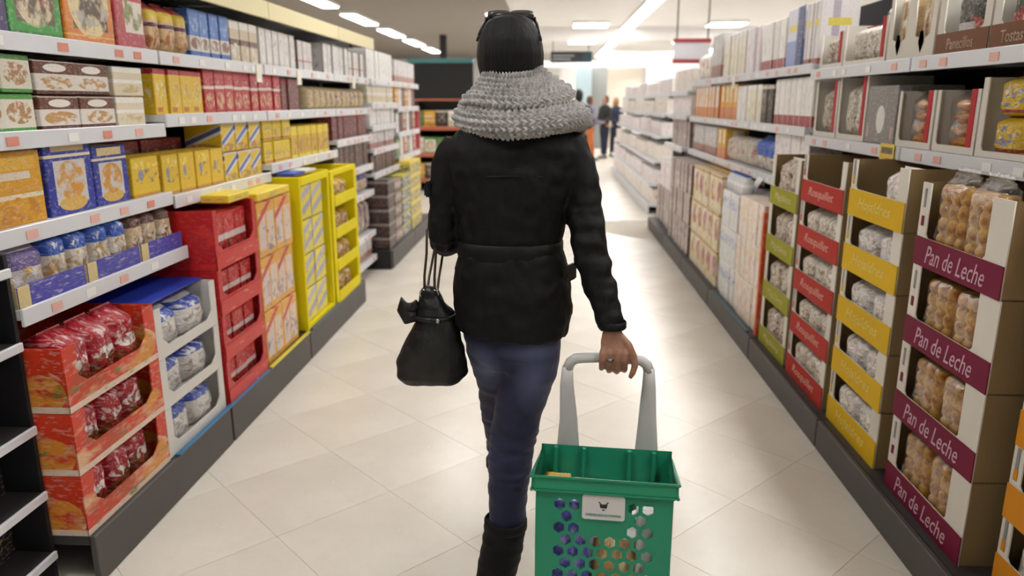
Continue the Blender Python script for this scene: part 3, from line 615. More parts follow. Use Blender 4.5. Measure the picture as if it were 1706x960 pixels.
def fill(i, n, x, y, w, z, h, band_h, kind, colour, tn):
    m, ds, cnt, dd = kind
    if ds == 'rolls': return bread(i, n, x, y, w, z, h, band_h, colour, tn)
    ww = (w-.1)/cnt
    for j in range(cnt):
        if i == n-1 and (colour == 'red' or (colour == 'yellow' and j == 0)): continue      # the top cases are partly sold out
        bag(1, x+.004+.005*(j % 2), y+w/2-.044-(w-.092)/cnt*(j+.5), z+.006, (w-.088)/cnt+.012, .16, h*(.86 if i < n-1 else .9), m, f'{ORD[j]} {ds} counted from far side, in {tn} {colour} banded case', 'bag', f'{ds}s in the {colour} cases', 1, 'food_bag', M_SEALW, j % 3)
# milk rolls in clear film
k = NT('clear_film'); gl = k.n('ShaderNodeBsdfGlossy'); gl.inputs['Roughness'].default_value = .12; gl.inputs['Color'].default_value = (.9, .9, .9, 1)
tr = k.n('ShaderNodeBsdfTransparent'); mx = k.n('ShaderNodeMixShader'); fr = k.n('ShaderNodeLayerWeight'); fr.inputs['Blend'].default_value = .25
tcf = k.n('ShaderNodeTexCoord').outputs['Object']; bp = k.n('ShaderNodeBump'); bp.inputs['Strength'].default_value = .8; bp.inputs['Distance'].default_value = .01
k.put(bp.inputs['Height'], k.noise(tcf, 45, 3)); k.put(gl.inputs['Normal'], bp.outputs[0]); k.put(fr.inputs['Normal'], bp.outputs[0])
k.put(mx.inputs[0], k.math('MULTIPLY_ADD', fr.outputs['Facing'], .5, .06)); k.put(mx.inputs[1], tr.outputs[0]); k.put(mx.inputs[2], gl.outputs[0]); k.put(k.out.inputs['Surface'], mx.outputs[0])
M_FILM = k.m
def bread_mat(name, a, b):
    k = NT(name); tc = k.n('ShaderNodeTexCoord').outputs['Object']
    k.set(col=k.mix(k.ramp(k.noise(tc, 28, 3), .35, .65), lin(a), lin(b)), rough=.5); k.bump(k.noise(tc, 60, 3), .3, .004); MATS[name] = k.m; return k.m
M_ROLL = bread_mat('milk_roll', '#e0b055', '#96570f'); M_BISC = bread_mat('pastry', '#cf8526', '#7d440d')
def roll_mesh(w, hgt, n, m, d):
    key = ('roll', round(w, 3), round(hgt, 3), n, m.name)
    if key not in CACHE:
        bm = bmesh.new(); st = hgt/n; pts = []
        for i in range(n):
            z = i*st
            pts += [(0, 0, z+.001, w*.40, d*.40), (0, 0, z+st*.25, w*.5, d*.5), (0, 0, z+st*.75, w*.5, d*.5), (0, 0, z+st-.001, w*.40, d*.40)]
        tube(bm, pts, 12, power=2.6, ref=(1, 0, 0)); CACHE[key] = mesh_from(bm, 'roll_stack', m, True)
    return CACHE[key]
def bread(i, n, x, y, w, z, h, band_h, colour, tn):
    ww = (w-.15)/2
    for j in range(2):
        r = empty('bread_pack'); place(r, 1, x+.005, y+w/2-.054-ww*(j+.5), z+.006, .5)
        tag(r, f'{"far" if j == 0 else "near"} clear pack of golden milk rolls in {tn} maroon banded case', 'bread', 'milk roll packs in the maroon cases')
        nn = 3; cw = (ww-.012)/nn; hh = h*(.9 if i < n-1 else 1.04)
        for q in range(nn): link('roll_stack', roll_mesh(cw*.84, hh*.92, 5, M_ROLL, .07), r, ((q-1)*cw, .05, .004))
        link('film', bag_mesh(ww-.004, .11, hh*1.06, M_FILM, j), r)
        link('film_tail', seal_mesh(ww*.7, .03, M_FILM), r, (0, .055, hh*1.03))
MB = lambda c, n: mat(n, c, .6, vary=.05, scale=9, spec=.2)
M_MAR, M_YEL, M_REDB, M_GRNB, M_ORB = MB('#741236', 'band_maroon'), MB('#d6ad14', 'band_yellow'), MB('#ad2c22', 'band_red'), MB('#979522', 'band_green'), MB('#d58a1c', 'band_orange')
column(1.2, 2.0, 2.5, .13, 4, .268, .092, M_MAR, 'Pan de Leche', 'maroon', (None, 'rolls', 2, .1), icon=M_MAR, post2=.10, post=.055, th=.62, tw=.68)
column(1.2, 2.60, 3.085, .13, 5, .2205, .105, M_YEL, 'Hojaldres', 'yellow', (M_BAGW2, 'crinkled pale biscuit bag', 2, .1), icon=M_YEL, post2=.07, m_let=mat('lettering_straw', '#e0c96a', .6))
column(1.2, 3.15, 3.665, .13, 5, .2165, .10, M_REDB, 'Rosquillet', 'red', (M_BAGW, 'clear biscuit bag', 3, .1), icon=M_REDB, m_let=mat('lettering_rose', '#d8a096', .6))
column(1.2, 3.715, 4.18, .13, 4, .262, .095, M_GRNB, 'Magdalena', 'green', (M_BAGN, 'clear cookie bag', 2, .1), m_let=mat('lettering_khaki', '#cbbf86', .6))
column(1.255, 1.42, 1.925, .13, 5, .214, .10, M_ORB, '', 'orange', (M_BAGW2, 'glossy pale snack bag', 2, .1), icon=M_ORB)

# right top shelf of the near bays
M_BRB = MB('#7a5138', 'band_brown'); M_GREYB = pmat('print_grey_case', '#8c8682', [('e', .5, .42, .14, .24, '#e6e2de'), ('r', .04, .12, .1, .3, '#c89a94'), ('r', .86, .94, .1, .3, '#c89a94')])
M_REDSTR = MB('#b8323a', 'strip_red')
for (ya, yb, lab, bl, wd) in ((2.36, 2.595, 'white case with brown band, nearest on right top shelf', 'dark foil bag in nearest brown banded case, right top shelf', 'Tostas'), (2.61, 2.945, 'white case with brown band beside red disc box, right top shelf', 'black and silver foil bag in wider brown banded case, right top shelf', 'Panecillos'), (1.95, 2.345, 'white case with brown band cut off by right photo edge', 'dark foil bag in case cut by right photo edge', 'Panecillos')):
    w = yb-ya; y = (ya+yb)/2
    case(1, RX, y, 1.612, w, .28, .24, .075, M_BRB, wd, lab, 'brown banded cases on right top shelf', post=.04, m_side=M_WBOARD, tw=.5, shear=0, m_let=mat('lettering_sand', '#b9a08c', .6))
    bag(1, RX+.008, y, 1.618, w-.085, .18, .215, pmat('print_foil_dark', '#3a342c', [('h', .0, .45, '#cfcac6'), ('n', .6, .35, .3, .16, '#b04a40', 5, .45), ('n', .4, .75, .4, .2, '#8f8a80', 6, .55)], .18, .8), bl, 'bag', 'foil bags on right top shelf', 1, 'foil_bag', M_SEALW, 1)
# white breadstick box with V-cut front and a red disc on its near side
def vbox(ya, yb, z, h, d, nv, lab, group, m_disc=None):
    w = yb-ya; r = empty('breadstick_case'); place(r, 1, RX, (ya+yb)/2, z, 0); tag(r, lab, 'display case', group)
    link('case_body', case_mesh(w, d, h, M_WBOARD, M_KRAFTIN), r)
    pts = [(-w/2, 0), (w/2, 0), (w/2, h)]; cw = w/nv
    for i in range(nv-1, -1, -1):
        x0 = -w/2+cw*i; pts += [(x0+cw*.86, h), (x0+cw*.8, h*.34), (x0+cw*.55, h*.27), (x0+cw*.2, h*.34), (x0+cw*.14, h)]
    pts += [(-w/2, h)]
    link('front_panel', outline_plate('front_panel', pts, [], .004, M_WBOARD), r, (0, .002, 0))
    for i in range(nv):
        bm = bmesh.new(); c = -w/2+cw*(i+.5)
        vs = [bm.verts.new((c+a, -.002, b)) for a, b in ((0, .02), (.022, .06), (.012, .10), (-.012, .10), (-.022, .06))]; bm.faces.new(vs); bmesh.ops.solidify(bm, geom=bm.faces[:], thickness=.001)
        link('red_mark', mesh_from(bm, 'red_mark', M_REDSTR), r)
    if m_disc:
        bm = bmesh.new(); tube(bm, [(w/2+.0005, d*.45, h*.62, .075), (w/2+.0015, d*.45, h*.62, .075)], 28); link('red_disc', mesh_from(bm, 'red_disc', m_disc), r)
    M_ST = pmat('print_breadstick_bag', '#cfb184', [('v', .0, .12, '#e9e2d6'), ('v', .4, .5, '#8a5a2c'), ('v', .72, .8, '#a8702f'), ('h', 0, .2, '#b0382f'), ('n', .5, .7, .4, .25, '#f0e8d8', 7, .5)], .25, .4)
    for i in range(nv): bag(1, RX+.008, (yb-(cw*(i+.5))) , z+.006, cw*.8, .1, h*1.05, M_ST, f'{ORD[i]} tall breadstick bag from far side in V-cut white case', 'bag', 'breadstick bags', 1, 'breadstick_bag', M_SEALW, i % 3)
vbox(2.965, 3.36, 1.612, .25, .3, 2, 'white V-cut breadstick case with red disc on its side', None, MB('#8f1f26', 'disc_red'))
def strip_case(ya, yb, z, h, lab, group, white=True):
    """white box open to the aisle with one red printed edge"""
    w = yb-ya; r = empty('open_case'); place(r, 1, RX, (ya+yb)/2, z, 0); tag(r, lab, 'display case', group)
    link('case_body', case_mesh(w, .28, h, M_WBOARD, M_KRAFTIN), r)
    link('front_panel', front_mesh(w, h, .025, .022, M_WBOARD), r, (0, .002, 0))
    part_box('red_strip', (w/2-.05, w/2-.02, -.003, 0, .025, h), M_REDSTR, r)
    return r
strip_case(3.375, 3.85, 1.612, .19, 'white open snack case between breadsticks and black packs, right top shelf', 'open cases')
row(1, RX+.008, 1.618, 3.4, 3.79, 3, 'b', .13, .165, M_BAGW, 'clear snack bag', 'right top shelf open case', 'snack_bag', 'bag', seal=M_SEALR)
strip_case(3.86, 4.17, 1.612, .17, 'small open snack case at far end of near right top shelf', 'open cases')
row(1, RX+.008, 1.618, 3.93, 4.13, 2, 'b', .13, .15, M_BAGN, 'nutty snack bag', 'right top shelf small open case', 'snack_bag', 'bag', seal=M_SEALR)
row(1, RX+.29, 1.612, 3.45, 4.16, 4, 'b', .11, .33, M_BLACKY, 'black bag with yellow stripe', 'behind the open snack cases', 'black_bag', 'bag')
# right second shelf of the near bays
tr_ = empty('bag_tray'); place(tr_, 1, RX, 2.36, 1.277, 0); tag(tr_, 'white tray of yellow bags at right photo edge, second shelf', 'tray')
link('case_body', case_mesh(.46, .26, .25, M_WBOARD, M_WBOARD), tr_); link('front_panel', front_mesh(.46, .25, .02, .03, M_WBOARD), tr_, (0, .002, 0))
for t in range(2):
    for j in range(2):
        bag(1, RX+.008, 2.27+.19*j, 1.283+t*.12, .18, .13, .125, M_BAGYEL, f'{("lower", "upper")[t]} {("near", "far")[j]} yellow bag in white tray on right second shelf', 'bag', 'yellow bags in the white tray', 1, 'yellow_bag', None, j)
def buns(x, y, z, n, label, w=.15):
    r = empty('pastry_pack'); place(r, 1, x, y, z, 1); tag(r, label, 'pastry', 'pastry packs on right second shelf')
    for i in range(n):
        bm = bmesh.new(); ball(bm, (0, .06, .026+i*.044), (w/2, .055, .026), 12); link('pastry', mesh_from(bm, 'pastry', M_BISC, True), r)
    link('film', bag_mesh(w+.02, .125, n*.044+.03, M_FILM, 2), r)
strip_case(2.6, 2.88, 1.277, .215, 'nearer white open case of golden pastries, right second shelf', 'open cases'); buns(RX+.008, 2.77, 1.283, 4, 'golden pastry pack in nearer open case, right second shelf')
strip_case(2.895, 3.185, 1.277, .215, 'farther white open case of golden pastries, right second shelf', 'open cases'); buns(RX+.008, 3.06, 1.283, 4, 'golden pastry pack in farther open case, right second shelf')
carton(1, RX, 3.35, 1.277, .29, .26, .24, M_GREYB, 'silver grey box with white oval, right second shelf', 'box', None, 0)
strip_case(3.51, 3.845, 1.277, .285, 'tall white open case beside silver grey box, right second shelf', 'open cases')
row(1, RX+.008, 1.283, 3.575, 3.8, 2, 'b', .12, .25, M_BAGW, 'tall clear bread bag', 'right second shelf beside grey box', 'bread_bag', 'bag', seal=M_SEALR)
strip_case(3.86, 4.17, 1.277, .275, 'tall white open case at far end of near right second shelf', 'open cases')
row(1, RX+.008, 1.283, 3.92, 4.13, 2, 'b', .12, .24, M_BAGN, 'tall golden bread bag', 'right second shelf far end', 'bread_bag', 'bag', seal=M_SEALR)
o = tag(link('offer_card', carton_mesh(.13, .003, .085, M_YCARD, .0005)), 'yellow offer card hanging from right second shelf rail', 'sign'); place(o, 1, 1.352, 3.15, 1.2, 0)

# right deck, farther stacks
rows(1, 1.2, .13, 4.3, 4.86, 5, 3, 'c', .16, .25, M_SUGAR, 'white sugar pack with orange stripes', 'stack past green cases')
carton(1, 1.19, 4.245, .13, .035, .2, .72, M_SUGARE, 'narrow orange side board closing the sugar pack stack', 'panel', None, 0, 'side_board')
row(1, 1.39, .13+.0, 4.3, 4.86, 2, 'c', .3, .62, M_MILK, 'large white carton behind sugar packs', 'right deck')
row(1, 1.40, .755, 4.28, 4.86, 6, ('k', M_CAPB), .085, .20, M_BOTTLE, 'clear bottle with blue cap', 'behind the sugar packs', 'bottle', 'bottle')
rows(1, 1.2, .13, 4.88, 5.34, 4, 3, 'c', .3, .245, M_MILK, 'white pack with blue panel', 'right deck')
row(1, 1.22, .87, 4.88, 5.34, 5, ('k', M_CAPB), .085, .11, M_BOTTLE, 'low clear bottle with blue cap', 'on the blue panel packs', 'bottle', 'bottle')
rows(1, 1.2, .13, 5.40, 6.46, 5, 3, 'c', .3, .27, M_CRMAR, 'cream and maroon pack', 'right deck')
rows(1, 1.2, .13, 6.57, 7.68, 6, 3, 'c', .3, .265, M_BRPUR, 'brown and purple pack', 'right deck')

# ------------------------------------------------------------------ LEFT stacks on the deck
M_OCASE = pmat('print_orange_case', '#d43a1c', [('n', .42, .32, .6, .5, '#e2b48a', 3, .5), ('n', .3, .35, .25, .35, '#b9481f', 4, .42), ('n', .78, .3, .2, .3, '#dd8f34', 4, .4), ('h', 0, .1, '#e3c9b4'), ('n', .35, .65, .25, .15, '#d9d3da', 5, .45), ('n', .5, .3, .5, .4, '#6a7a30', 5, .62)])
M_BAGRED = pmat('print_bag_red', '#ab1c2a', [('n', .5, .72, .5, .25, '#e8c8c8', 8, .54), ('n', .5, .28, .45, .24, '#8a4420', 4, .4), ('n', .5, .5, .4, .1, '#f2ece8', 6, .45)], .22, .7)
def left_case(x, y0, y1, z, d, h, band_h, m_front, m_side, lab, group, post=.04, word=None, wl=.5, m_band=None, arch=0, bandm=None):
    w = y1-y0; r = empty('display_case'); place(r, -1, x, (y0+y1)/2, z, 0); tag(r, lab, 'display case', group)
    bm = bmesh.new(); t = .005
    bx(bm, -w/2, w/2, .004, d, 0, t); bx(bm, -w/2, w/2, d-t, d, t, h)
    for s in (-1, 1):
        a, b = sorted((s*w/2, s*(w/2-t))); bx(bm, a, b, .004, d-t, t, h)
    uv_box(bm, w, d, h); link('case_body', mesh_from(bm, 'case_body', m_side), r)
    iw = w/2-post
    pts = [(-w/2, 0), (w/2, 0), (w/2, h), (iw, h), (iw, band_h+.03), (iw-.04, band_h), (-iw+.04, band_h), (-iw, band_h+.03), (-iw, h), (-w/2, h)]
    me = outline_plate('front_panel', pts, [], .005, m_front); uvl = me.uv_layers.new(name='UVMap') if not me.uv_layers else me.uv_layers[0]; uvl.name = 'UVMap'
    for lp in me.loops: c = me.vertices[lp.vertex_index].co; uvl.data[lp.index].uv = (c.x/w+.5, c.z/h)
    link('front_panel', me, r, (0, .002, 0))
    if bandm: link('band', carton_mesh(w, .003, band_h*.85, bandm, .0004), r, (0, -.004, 0))
    if word: link('lettering', text_mesh(word, w*wl, band_h*.4, M_LETW, .2), r, (0, -.0055, band_h*.45))
    return r
for i in range(3):
    tn = tier_name(i, 3)
    left_case(1.39, 1.965, 2.465, .166+i*.2, .36, .198, .07, M_OCASE, M_OCASE, f'{tn} orange-red picture case in the left front stack', 'orange-red cases', post=.06)
    for j in range(3):
        bag(-1, 1.402, 2.085+.13*j, .172+i*.2, .13, .2, .185 if i < 2 else .21, M_BAGRED, f'{ORD[j]} red chocolate bag from near end in {tn} orange-red case', 'bag', 'red bags in the orange-red cases', 1, 'chocolate_bag', M_SEALR, j)
M_WCASE = mat('white_case', '#dcd8d2', .5); M_BLUEIN = mat('blue_board', '#2a3fae', .45)
for i in range(3):
    tn = tier_name(i, 3)
    r = left_case(1.395, 2.475, 2.965, .166+i*.19, .34, .188, .04, M_WCASE, [M_WCASE], f'{tn} white frame case with blue rim in left stack', 'white cases', post=.045)
    for j in range(2):
        bag(-1, 1.404, 2.615+.205*j, .172+i*.19, .20, .2, .155, pmat('print_bag_whiteblue', '#d9d5d2', [('h', .72, .92, '#3f55b0'), ('n', .5, .8, .45, .12, '#e6e6ee', 7, .52), ('n', .5, .35, .48, .3, '#a3948a', 7, .52)], .2, .7), f'{("near", "far")[j]} white snack bag with blue top in {tn} white case', 'bag', 'white bags in the white cases', 1, 'snack_bag', M_SEALB, j)
r = tag(link('blue_lid', boxes('blue_lid', [(-.243, .243, .05, .335, .0, .006), (-.243, .243, .31, .335, .006, .05)], M_BLUEIN)), 'folded blue board lid on top of the white cases', 'lid'); place(r, -1, 1.395, 2.72, .738, 0)
M_RCASE = pmat('print_red_case', '#bb191c', [('n', .5, .5, .5, .4, '#d2302a', 3, .5), ('h', .0, .12, '#cc2622'), ('n', .5, .4, .35, .3, '#7a1c10', 3, .55)], fine=.05)
M_RBAG = pmat('print_red_pack', '#c2181e', [('h', .45, .58, '#e6d4d0'), ('n', .5, .25, .45, .2, '#3f3a24', 5, .46), ('n', .5, .75, .4, .2, '#d8615a', 7, .5)], .25, .5)
for i in range(4):
    tn = tier_name(i, 4); h = .2 if i < 3 else .25
    left_case(1.385, 2.985, 3.43, .166+i*.2, .3, h-.002, .075, M_RCASE, M_RCASE, f'{tn} red case in the tall red left stack', 'red cases', post=.035, bandm=pmat('band_bright_red', '#cc2420', [('n', .5, .5, .5, .4, '#e8b0a8', 4, .6)], fine=.05))
    for j in range(3):
        o = carton(-1, 1.41, 3.085+.122*j, .172+i*.2, .112, .18, h*.86, M_RBAG, f'{ORD[j]} red packet from near end in {tn} red case', 'box', 'red packets in the red cases', 1, 'packet')
row(-1, 1.40, 1.018, 3.2, 3.44, 1, 'c', .2, .035, M_YELPLN, 'flat yellow carton lying on the red cases', 'left stack')
M_YPINK = pmat('print_yellow_pink', '#e0a63c', [('r', .08, .44, .12, .8, '#d9c4c0'), ('r', .54, .92, .12, .8, '#ddc9b8'), ('n', .5, .3, .5, .25, '#7d7a94', 7, .52), ('n', .5, .65, .5, .25, '#c8604a', 6, .6), ('d', .5, .62, .06, '#c9402c')])
rows(-1, 1.40, .166, 3.49, 3.96, 2, 3, 'c', .3, .272, M_YPINK, 'yellow case with pink pictures', 'left deck')
row(-1, 1.40, .984, 3.5, 3.96, 1, 'c', .28, .04, M_YELPLN, 'flat yellow tray lying on the picture cases', 'left stack')
# bright yellow racks
M_RACKY = MB('#e9d712', 'rack_yellow'); M_YPRT = pmat('print_yellow_lilac', '#e6d52a', [('d', .35, .15, .1, '#a9a4c4'), ('d', .35, .58, .1, '#b9b4c8'), ('n', .5, .5, .48, .4, '#8f8a9a', 6, .56), ('n', .5, .3, .48, .3, '#c9a878', 5, .58)])
for i in range(4):
    for j in range(2):
        carton(-1, 1.40, 4.21+.215*j, .2+i*.2, .20, .28, .192, M_YPRT, f'{tier_name(i, 4)} {("near", "far")[j]} yellow and lilac pack in the broad yellow rack', 'box', 'packs in the broad yellow rack', .5)
r = empty('yellow_rack'); place(r, -1, 1.385, 4.35, .166, 0); tag(r, 'broad bright yellow floor rack with grey header board', 'rack')
for s in (-1, 1): part_box('side_panel', (s*.265-.012, s*.265+.012, 0, .34, 0, .88), M_RACKY, r, .003)
part_box('base', (-.253, .253, 0, .34, 0, .03), M_RACKY, r); part_box('back_panel', (-.253, .253, .32, .34, .03, .9), M_RACKY, r)
part_box('header_board', (-.2, .253, .3, .315, .84, 1.0), mat('header_grey', '#b5b1a8', .6), r); part_box('top_lip', (-.253, .253, -.004, .02, .835, .875), M_RACKY, r)
for (xa, xb, lab) in ((-.2, -.02, 'blue flat card'), (.0, .2, 'pale flat card')):
    part_box('top_card', (xa, xb, .05, .28, .88, .895), mat('card_'+lab.split()[0], '#3a56b8' if 'blue' in lab else '#dcdcd6', .5), r)
r = empty('yellow_rack'); place(r, -1, 1.385, 4.985, .166, 0); tag(r, 'slim bright yellow rack of open cells at the deck end', 'rack')
for s in (-1, 1): part_box('side_panel', (s*.28-.03, s*.28+.03, 0, .34, 0, .86), M_RACKY, r, .003)
part_box('back_panel', (-.25, .25, .32, .34, 0, .86), M_RACKY, r)
M_YBAG = pmat('print_bag_amber', '#c99a3a', [('n', .5, .5, .5, .5, '#e8dccf', 6, .5), ('n', .5, .4, .4, .3, '#a8504a', 5, .58)], .25, .6)
for i in range(4):
    part_box('cell_shelf', (-.25, .25, 0, .32, i*.21, i*.21+.012), M_RACKY, r); part_box('cell_lip', (-.25, .25, -.004, .006, i*.21, i*.21+.07), M_RACKY, r)
    for j in range(3): bag(-1, 1.42, 4.82+.16*j, .166+i*.21+.013, .15, .12, .135, M_YBAG, f'{ORD[j]} amber bag from near end in {tier_name(i, 4)} yellow rack cell', 'bag', 'bags in the slim yellow rack', 1, 'amber_bag', None, j)
part_box('top_bar', (-.25, .25, 0, .03, .83, .86), M_RACKY, r)
# second left gondola stacks
M_CHOC = pmat('print_choc_pack', '#33201c', [('h', .72, .9, '#8a7a74'), ('n', .5, .4, .45, .3, '#5a3a34', 6, .5)]); M_CHOC2 = pmat('print_choc_light', '#8a6f64', [('n', .5, .6, .45, .3, '#d8ccc4', 6, .48), ('h', 0, .3, '#4a2f28')])
for i in range(5):
    carton(-1, 1.425, 6.65, .166+i*.125, .26, .3, .122, M_CHOC, f'{tier_name(i, 5)} dark chocolate pack at the stack end beyond the gap', 'box', 'dark chocolate packs', .5)
    carton(-1, 1.425, 6.96, .166+i*.118, .32, .3, .115, M_CHOC2, f'{tier_name(i, 5)} brown striped pack behind the dark chocolate packs', 'box', 'brown striped packs', .5)
    carton(-1, 1.425, 7.36, .166+i*.12, .42, .3, .117, pmat('print_grey_green', '#6a6e66', [('n', .5, .5, .5, .4, '#d8d8d4', 5, .5), ('h', .8, 1, '#b9b23a')]), f'{tier_name(i, 5)} grey green pack between brown and yellow packs', 'box', 'grey green packs', .5)
    carton(-1, 1.425, 7.9, .166+i*.14, .6, .3, .137, pmat('print_olive_yellow', '#b9a64a', [('h', .78, 1, '#e2ca34'), ('n', .5, .4, .5, .35, '#6a6a4a', 6, .5), ('n', .5, .4, .5, .3, '#e0dacb', 8, .56)]), f'{tier_name(i, 5)} olive and yellow pack in the last left stack', 'box', 'olive yellow packs', .5)

# thin coloured strips along the deck edges and a tilted card
for sd, x, z, y0, y1, c, lab in ((-1, 1.368, .166, 2.5, 3.42, '#2f6d96', 'thin blue strip along left deck edge below white and red cases'), (-1, 1.368, .166, 3.45, 4.05, '#d2c22e', 'thin yellow strip along left deck edge below picture cases'), (-1, 1.368, .166, 4.1, 4.7, '#2c4a60', 'thin dark blue strip along left deck edge below yellow rack'), (1, 1.158, .131, 4.3, 5.3, '#2a5a66', 'thin teal strip along right deck edge below sugar packs')):
    o = link('edge_strip', boxes('edge_strip', [(-(y1-y0)/2, (y1-y0)/2, 0, .02, 0, .008)], mat('strip'+c, c, .4), .001)); place(o, sd, x, (y0+y1)/2, z, 0); tag(o, lab, 'strip')
o = link('shelf_card', boxes('shelf_card', [(-.06, .06, -.003, 0, -.1, .0)], mat('card_white', '#f2f2f0', .5))); place(o, 1, 1.352, 4.95, .975, 0); o.rotation_euler.x = -.5; tag(o, 'tilted white card hanging above the blue capped bottles', 'sign')
# ------------------------------------------------------------------ the woman walking away
def skin_material(name, a, b):
    k = NT(name); tc = k.n('ShaderNodeTexCoord').outputs['Object']
    k.set(col=k.mix(k.ramp(k.noise(tc, 60, 3), .3, .7), lin(a), lin(b)), rough=.45); k.bump(k.noise(tc, 400, 3), .15, .002); k.b.inputs['Subsurface Weight'].default_value = .05; return k.m
M_SKIN = skin_material('skin', '#8f6450', '#a67a62')
bm = bmesh.new()
tube(bm, [(-.10,1.95,.84,.11,.085), (-.102,1.95,.95,.125,.09), (-.105,1.95,1.09,.10,.075), (-.102,1.95,1.2,.125,.085), (-.098,1.95,1.31,.14,.08), (-.097,1.95,1.36,.11,.07), (-.098,1.955,1.40,.05,.05), (-.10,1.96,1.44,.045,.048), (-.102,1.965,1.48,.045,.05)], 20)           # trunk and neck
tube(bm, [(-.104,1.99,1.455,.02,.02), (-.104,1.99,1.465,.045,.05), (-.104,1.985,1.50,.060,.075), (-.104,1.975,1.55,.066,.088), (-.104,1.965,1.60,.062,.085), (-.104,1.965,1.63,.045,.06), (-.104,1.965,1.642,.02,.03)], 20)   # head
ball(bm, (-.104, 2.066, 1.535), (.011, .016, .013), 10); tube(bm, [(-.104,2.06,1.57,.007), (-.104,2.07,1.535,.01)], 8)   # nose
for s in (-1, 1):
    ball(bm, (-.104+s*.07, 1.975, 1.54), (.008, .018, .03), 10)                                    # ears
    ball(bm, (-.104+s*.027, 2.05, 1.565), (.014, .01, .008), 10)                                   # brows and eye sockets
ball(bm, (-.104, 2.058, 1.505), (.022, .008, .006), 10); ball(bm, (-.104, 2.055, 1.497), (.02, .008, .006), 10)          # lips
def limb(pts, n=14): tube(bm, pts, n)
limb([(-.23,1.95,1.325,.05), (-.268,1.95,1.25,.038), (-.28,1.95,1.17,.034), (-.284,1.96,1.095,.034), (-.27,2.08,1.10,.03), (-.255,2.2,1.12,.022)])
limb([(.04,1.95,1.325,.05), (.076,1.93,1.255,.038), (.085,1.91,1.18,.036), (.095,1.885,1.11,.034), (.115,1.86,1.035,.031), (.137,1.835,.965,.026), (.156,1.812,.905,.0235, .019), (.158,1.806,.888,.0235,.018)])
limb([(-.045,1.96,.86,.075), (-.06,1.955,.70,.062), (-.098,1.935,.53,.05), (-.108,1.93,.46,.048), (-.112,1.90,.36,.045), (-.13,1.88,.2,.036), (-.15,1.87,.08,.03)])
limb([(-.15,1.97,.86,.075), (-.14,2.04,.69,.06), (-.138,2.13,.5,.05), (-.138,2.2,.36,.044), (-.14,2.28,.2,.035), (-.14,2.32,.08,.03)])
for (x, y) in ((-.152, 1.87), (-.14, 2.32)): limb([(x, y-.05, .045, .028, .03), (x, y, .05, .033, .035), (x+.003, y+.08, .038, .038, .024), (x+.004, y+.15, .03, .035, .015)])
# right hand: back of the hand to the camera, fingers hooked round the bar
limb([(.157,1.806,.90,.0225,.017), (.158,1.800,.875,.030,.015), (.163,1.790,.850,.036,.0135), (.167,1.781,.838,.034,.012)], 16)
fx = [(.131, .0076, -.003), (.150, .0082, .003), (.1695, .0084, .005), (.1885, .0081, .001)]
for i, (x, r, e) in enumerate(fx):
    limb([(.158+(x-.158)*.75, 1.792, .862, r*.9), (x, 1.778, .842, r*1.08), (x, 1.7745, .825-e*.3, r), (x+.0005, 1.778, .806-e, r*.95), (x+.001, 1.793, .796-e, r*.92), (x+.001, 1.809, .797-e, r*.85), (x+.001, 1.821, .806-e, r*.72)], 10)
limb([(.178,1.800,.882,.010), (.196,1.79,.862,.0115), (.209,1.780,.838,.0095), (.2125,1.770,.815,.0088), (.207,1.767,.797,.0078), (.201,1.768,.784,.0055)], 10)   # thumb
# left hand ahead of the body, loosely curled under the bag straps
limb([(-.255,2.19,1.12,.02,.016), (-.25,2.235,1.123,.03,.014), (-.248,2.265,1.122,.033,.013)], 14)
for i in range(4):
    x = -.275+i*.0185; limb([(x, 2.262, 1.122, .0088), (x, 2.29, 1.117, .0085), (x, 2.305, 1.10, .008), (x, 2.295, 1.083, .0075), (x, 2.28, 1.078, .006)], 10)
limb([(-.228,2.22,1.122,.011), (-.217,2.245,1.115,.0105), (-.218,2.268,1.104,.009), (-.226,2.282,1.098,.007)], 10)
body = fuse(bm, .003, 3)
woman = link('person', mesh_from(body, 'person', M_SKIN, True))
tag(woman, 'person in black jacket and grey knitted scarf walking away pulling green basket', 'person')

# jacket
def cloth(name, a, b, rough, bs, sheen=0, scale=6):
    k = NT(name); tc = k.n('ShaderNodeTexCoord').outputs['Object']
    k.set(col=k.mix(k.ramp(k.noise(tc, scale, 4, .6), .3, .7), lin(a), lin(b)), rough=rough, sheen=sheen, spec=.28); k.bump(k.noise(tc, bs, 4, .65), .35, .006); return k.m
M_JACKET = cloth('black_waxed_cotton', '#060606', '#0c0c0b', .65, 26)
bm = bmesh.new()
tube(bm, [(-.098,1.955,1.425,.07,.065), (-.097,1.953,1.40,.10,.085), (-.097,1.95,1.375,.145,.10), (-.097,1.95,1.34,.168,.112), (-.098,1.95,1.28,.168,.120), (-.103,1.95,1.207,.153,.118), (-.102,1.95,1.16,.143,.112), (-.104,1.95,1.112,.137,.106), (-.106,1.95,1.08,.1345,.104), (-.104,1.95,1.03,.15,.118), (-.100,1.95,.966,.157,.126), (-.099,1.95,.90,.158,.131), (-.102,1.95,.862,.153,.130), (-.103,1.95,.848,.147,.125)], 36, power=2.25)
tube(bm, [(-.20,1.95,1.345,.05), (-.235,1.95,1.33,.054), (-.266,1.95,1.285,.046), (-.273,1.95,1.24,.0435), (-.279,1.95,1.17,.042), (-.284,1.955,1.105,.043), (-.282,1.985,1.083,.042), (-.272,2.08,1.10,.039), (-.258,2.19,1.118,.033), (-.256,2.2,1.12,.030)], 20)
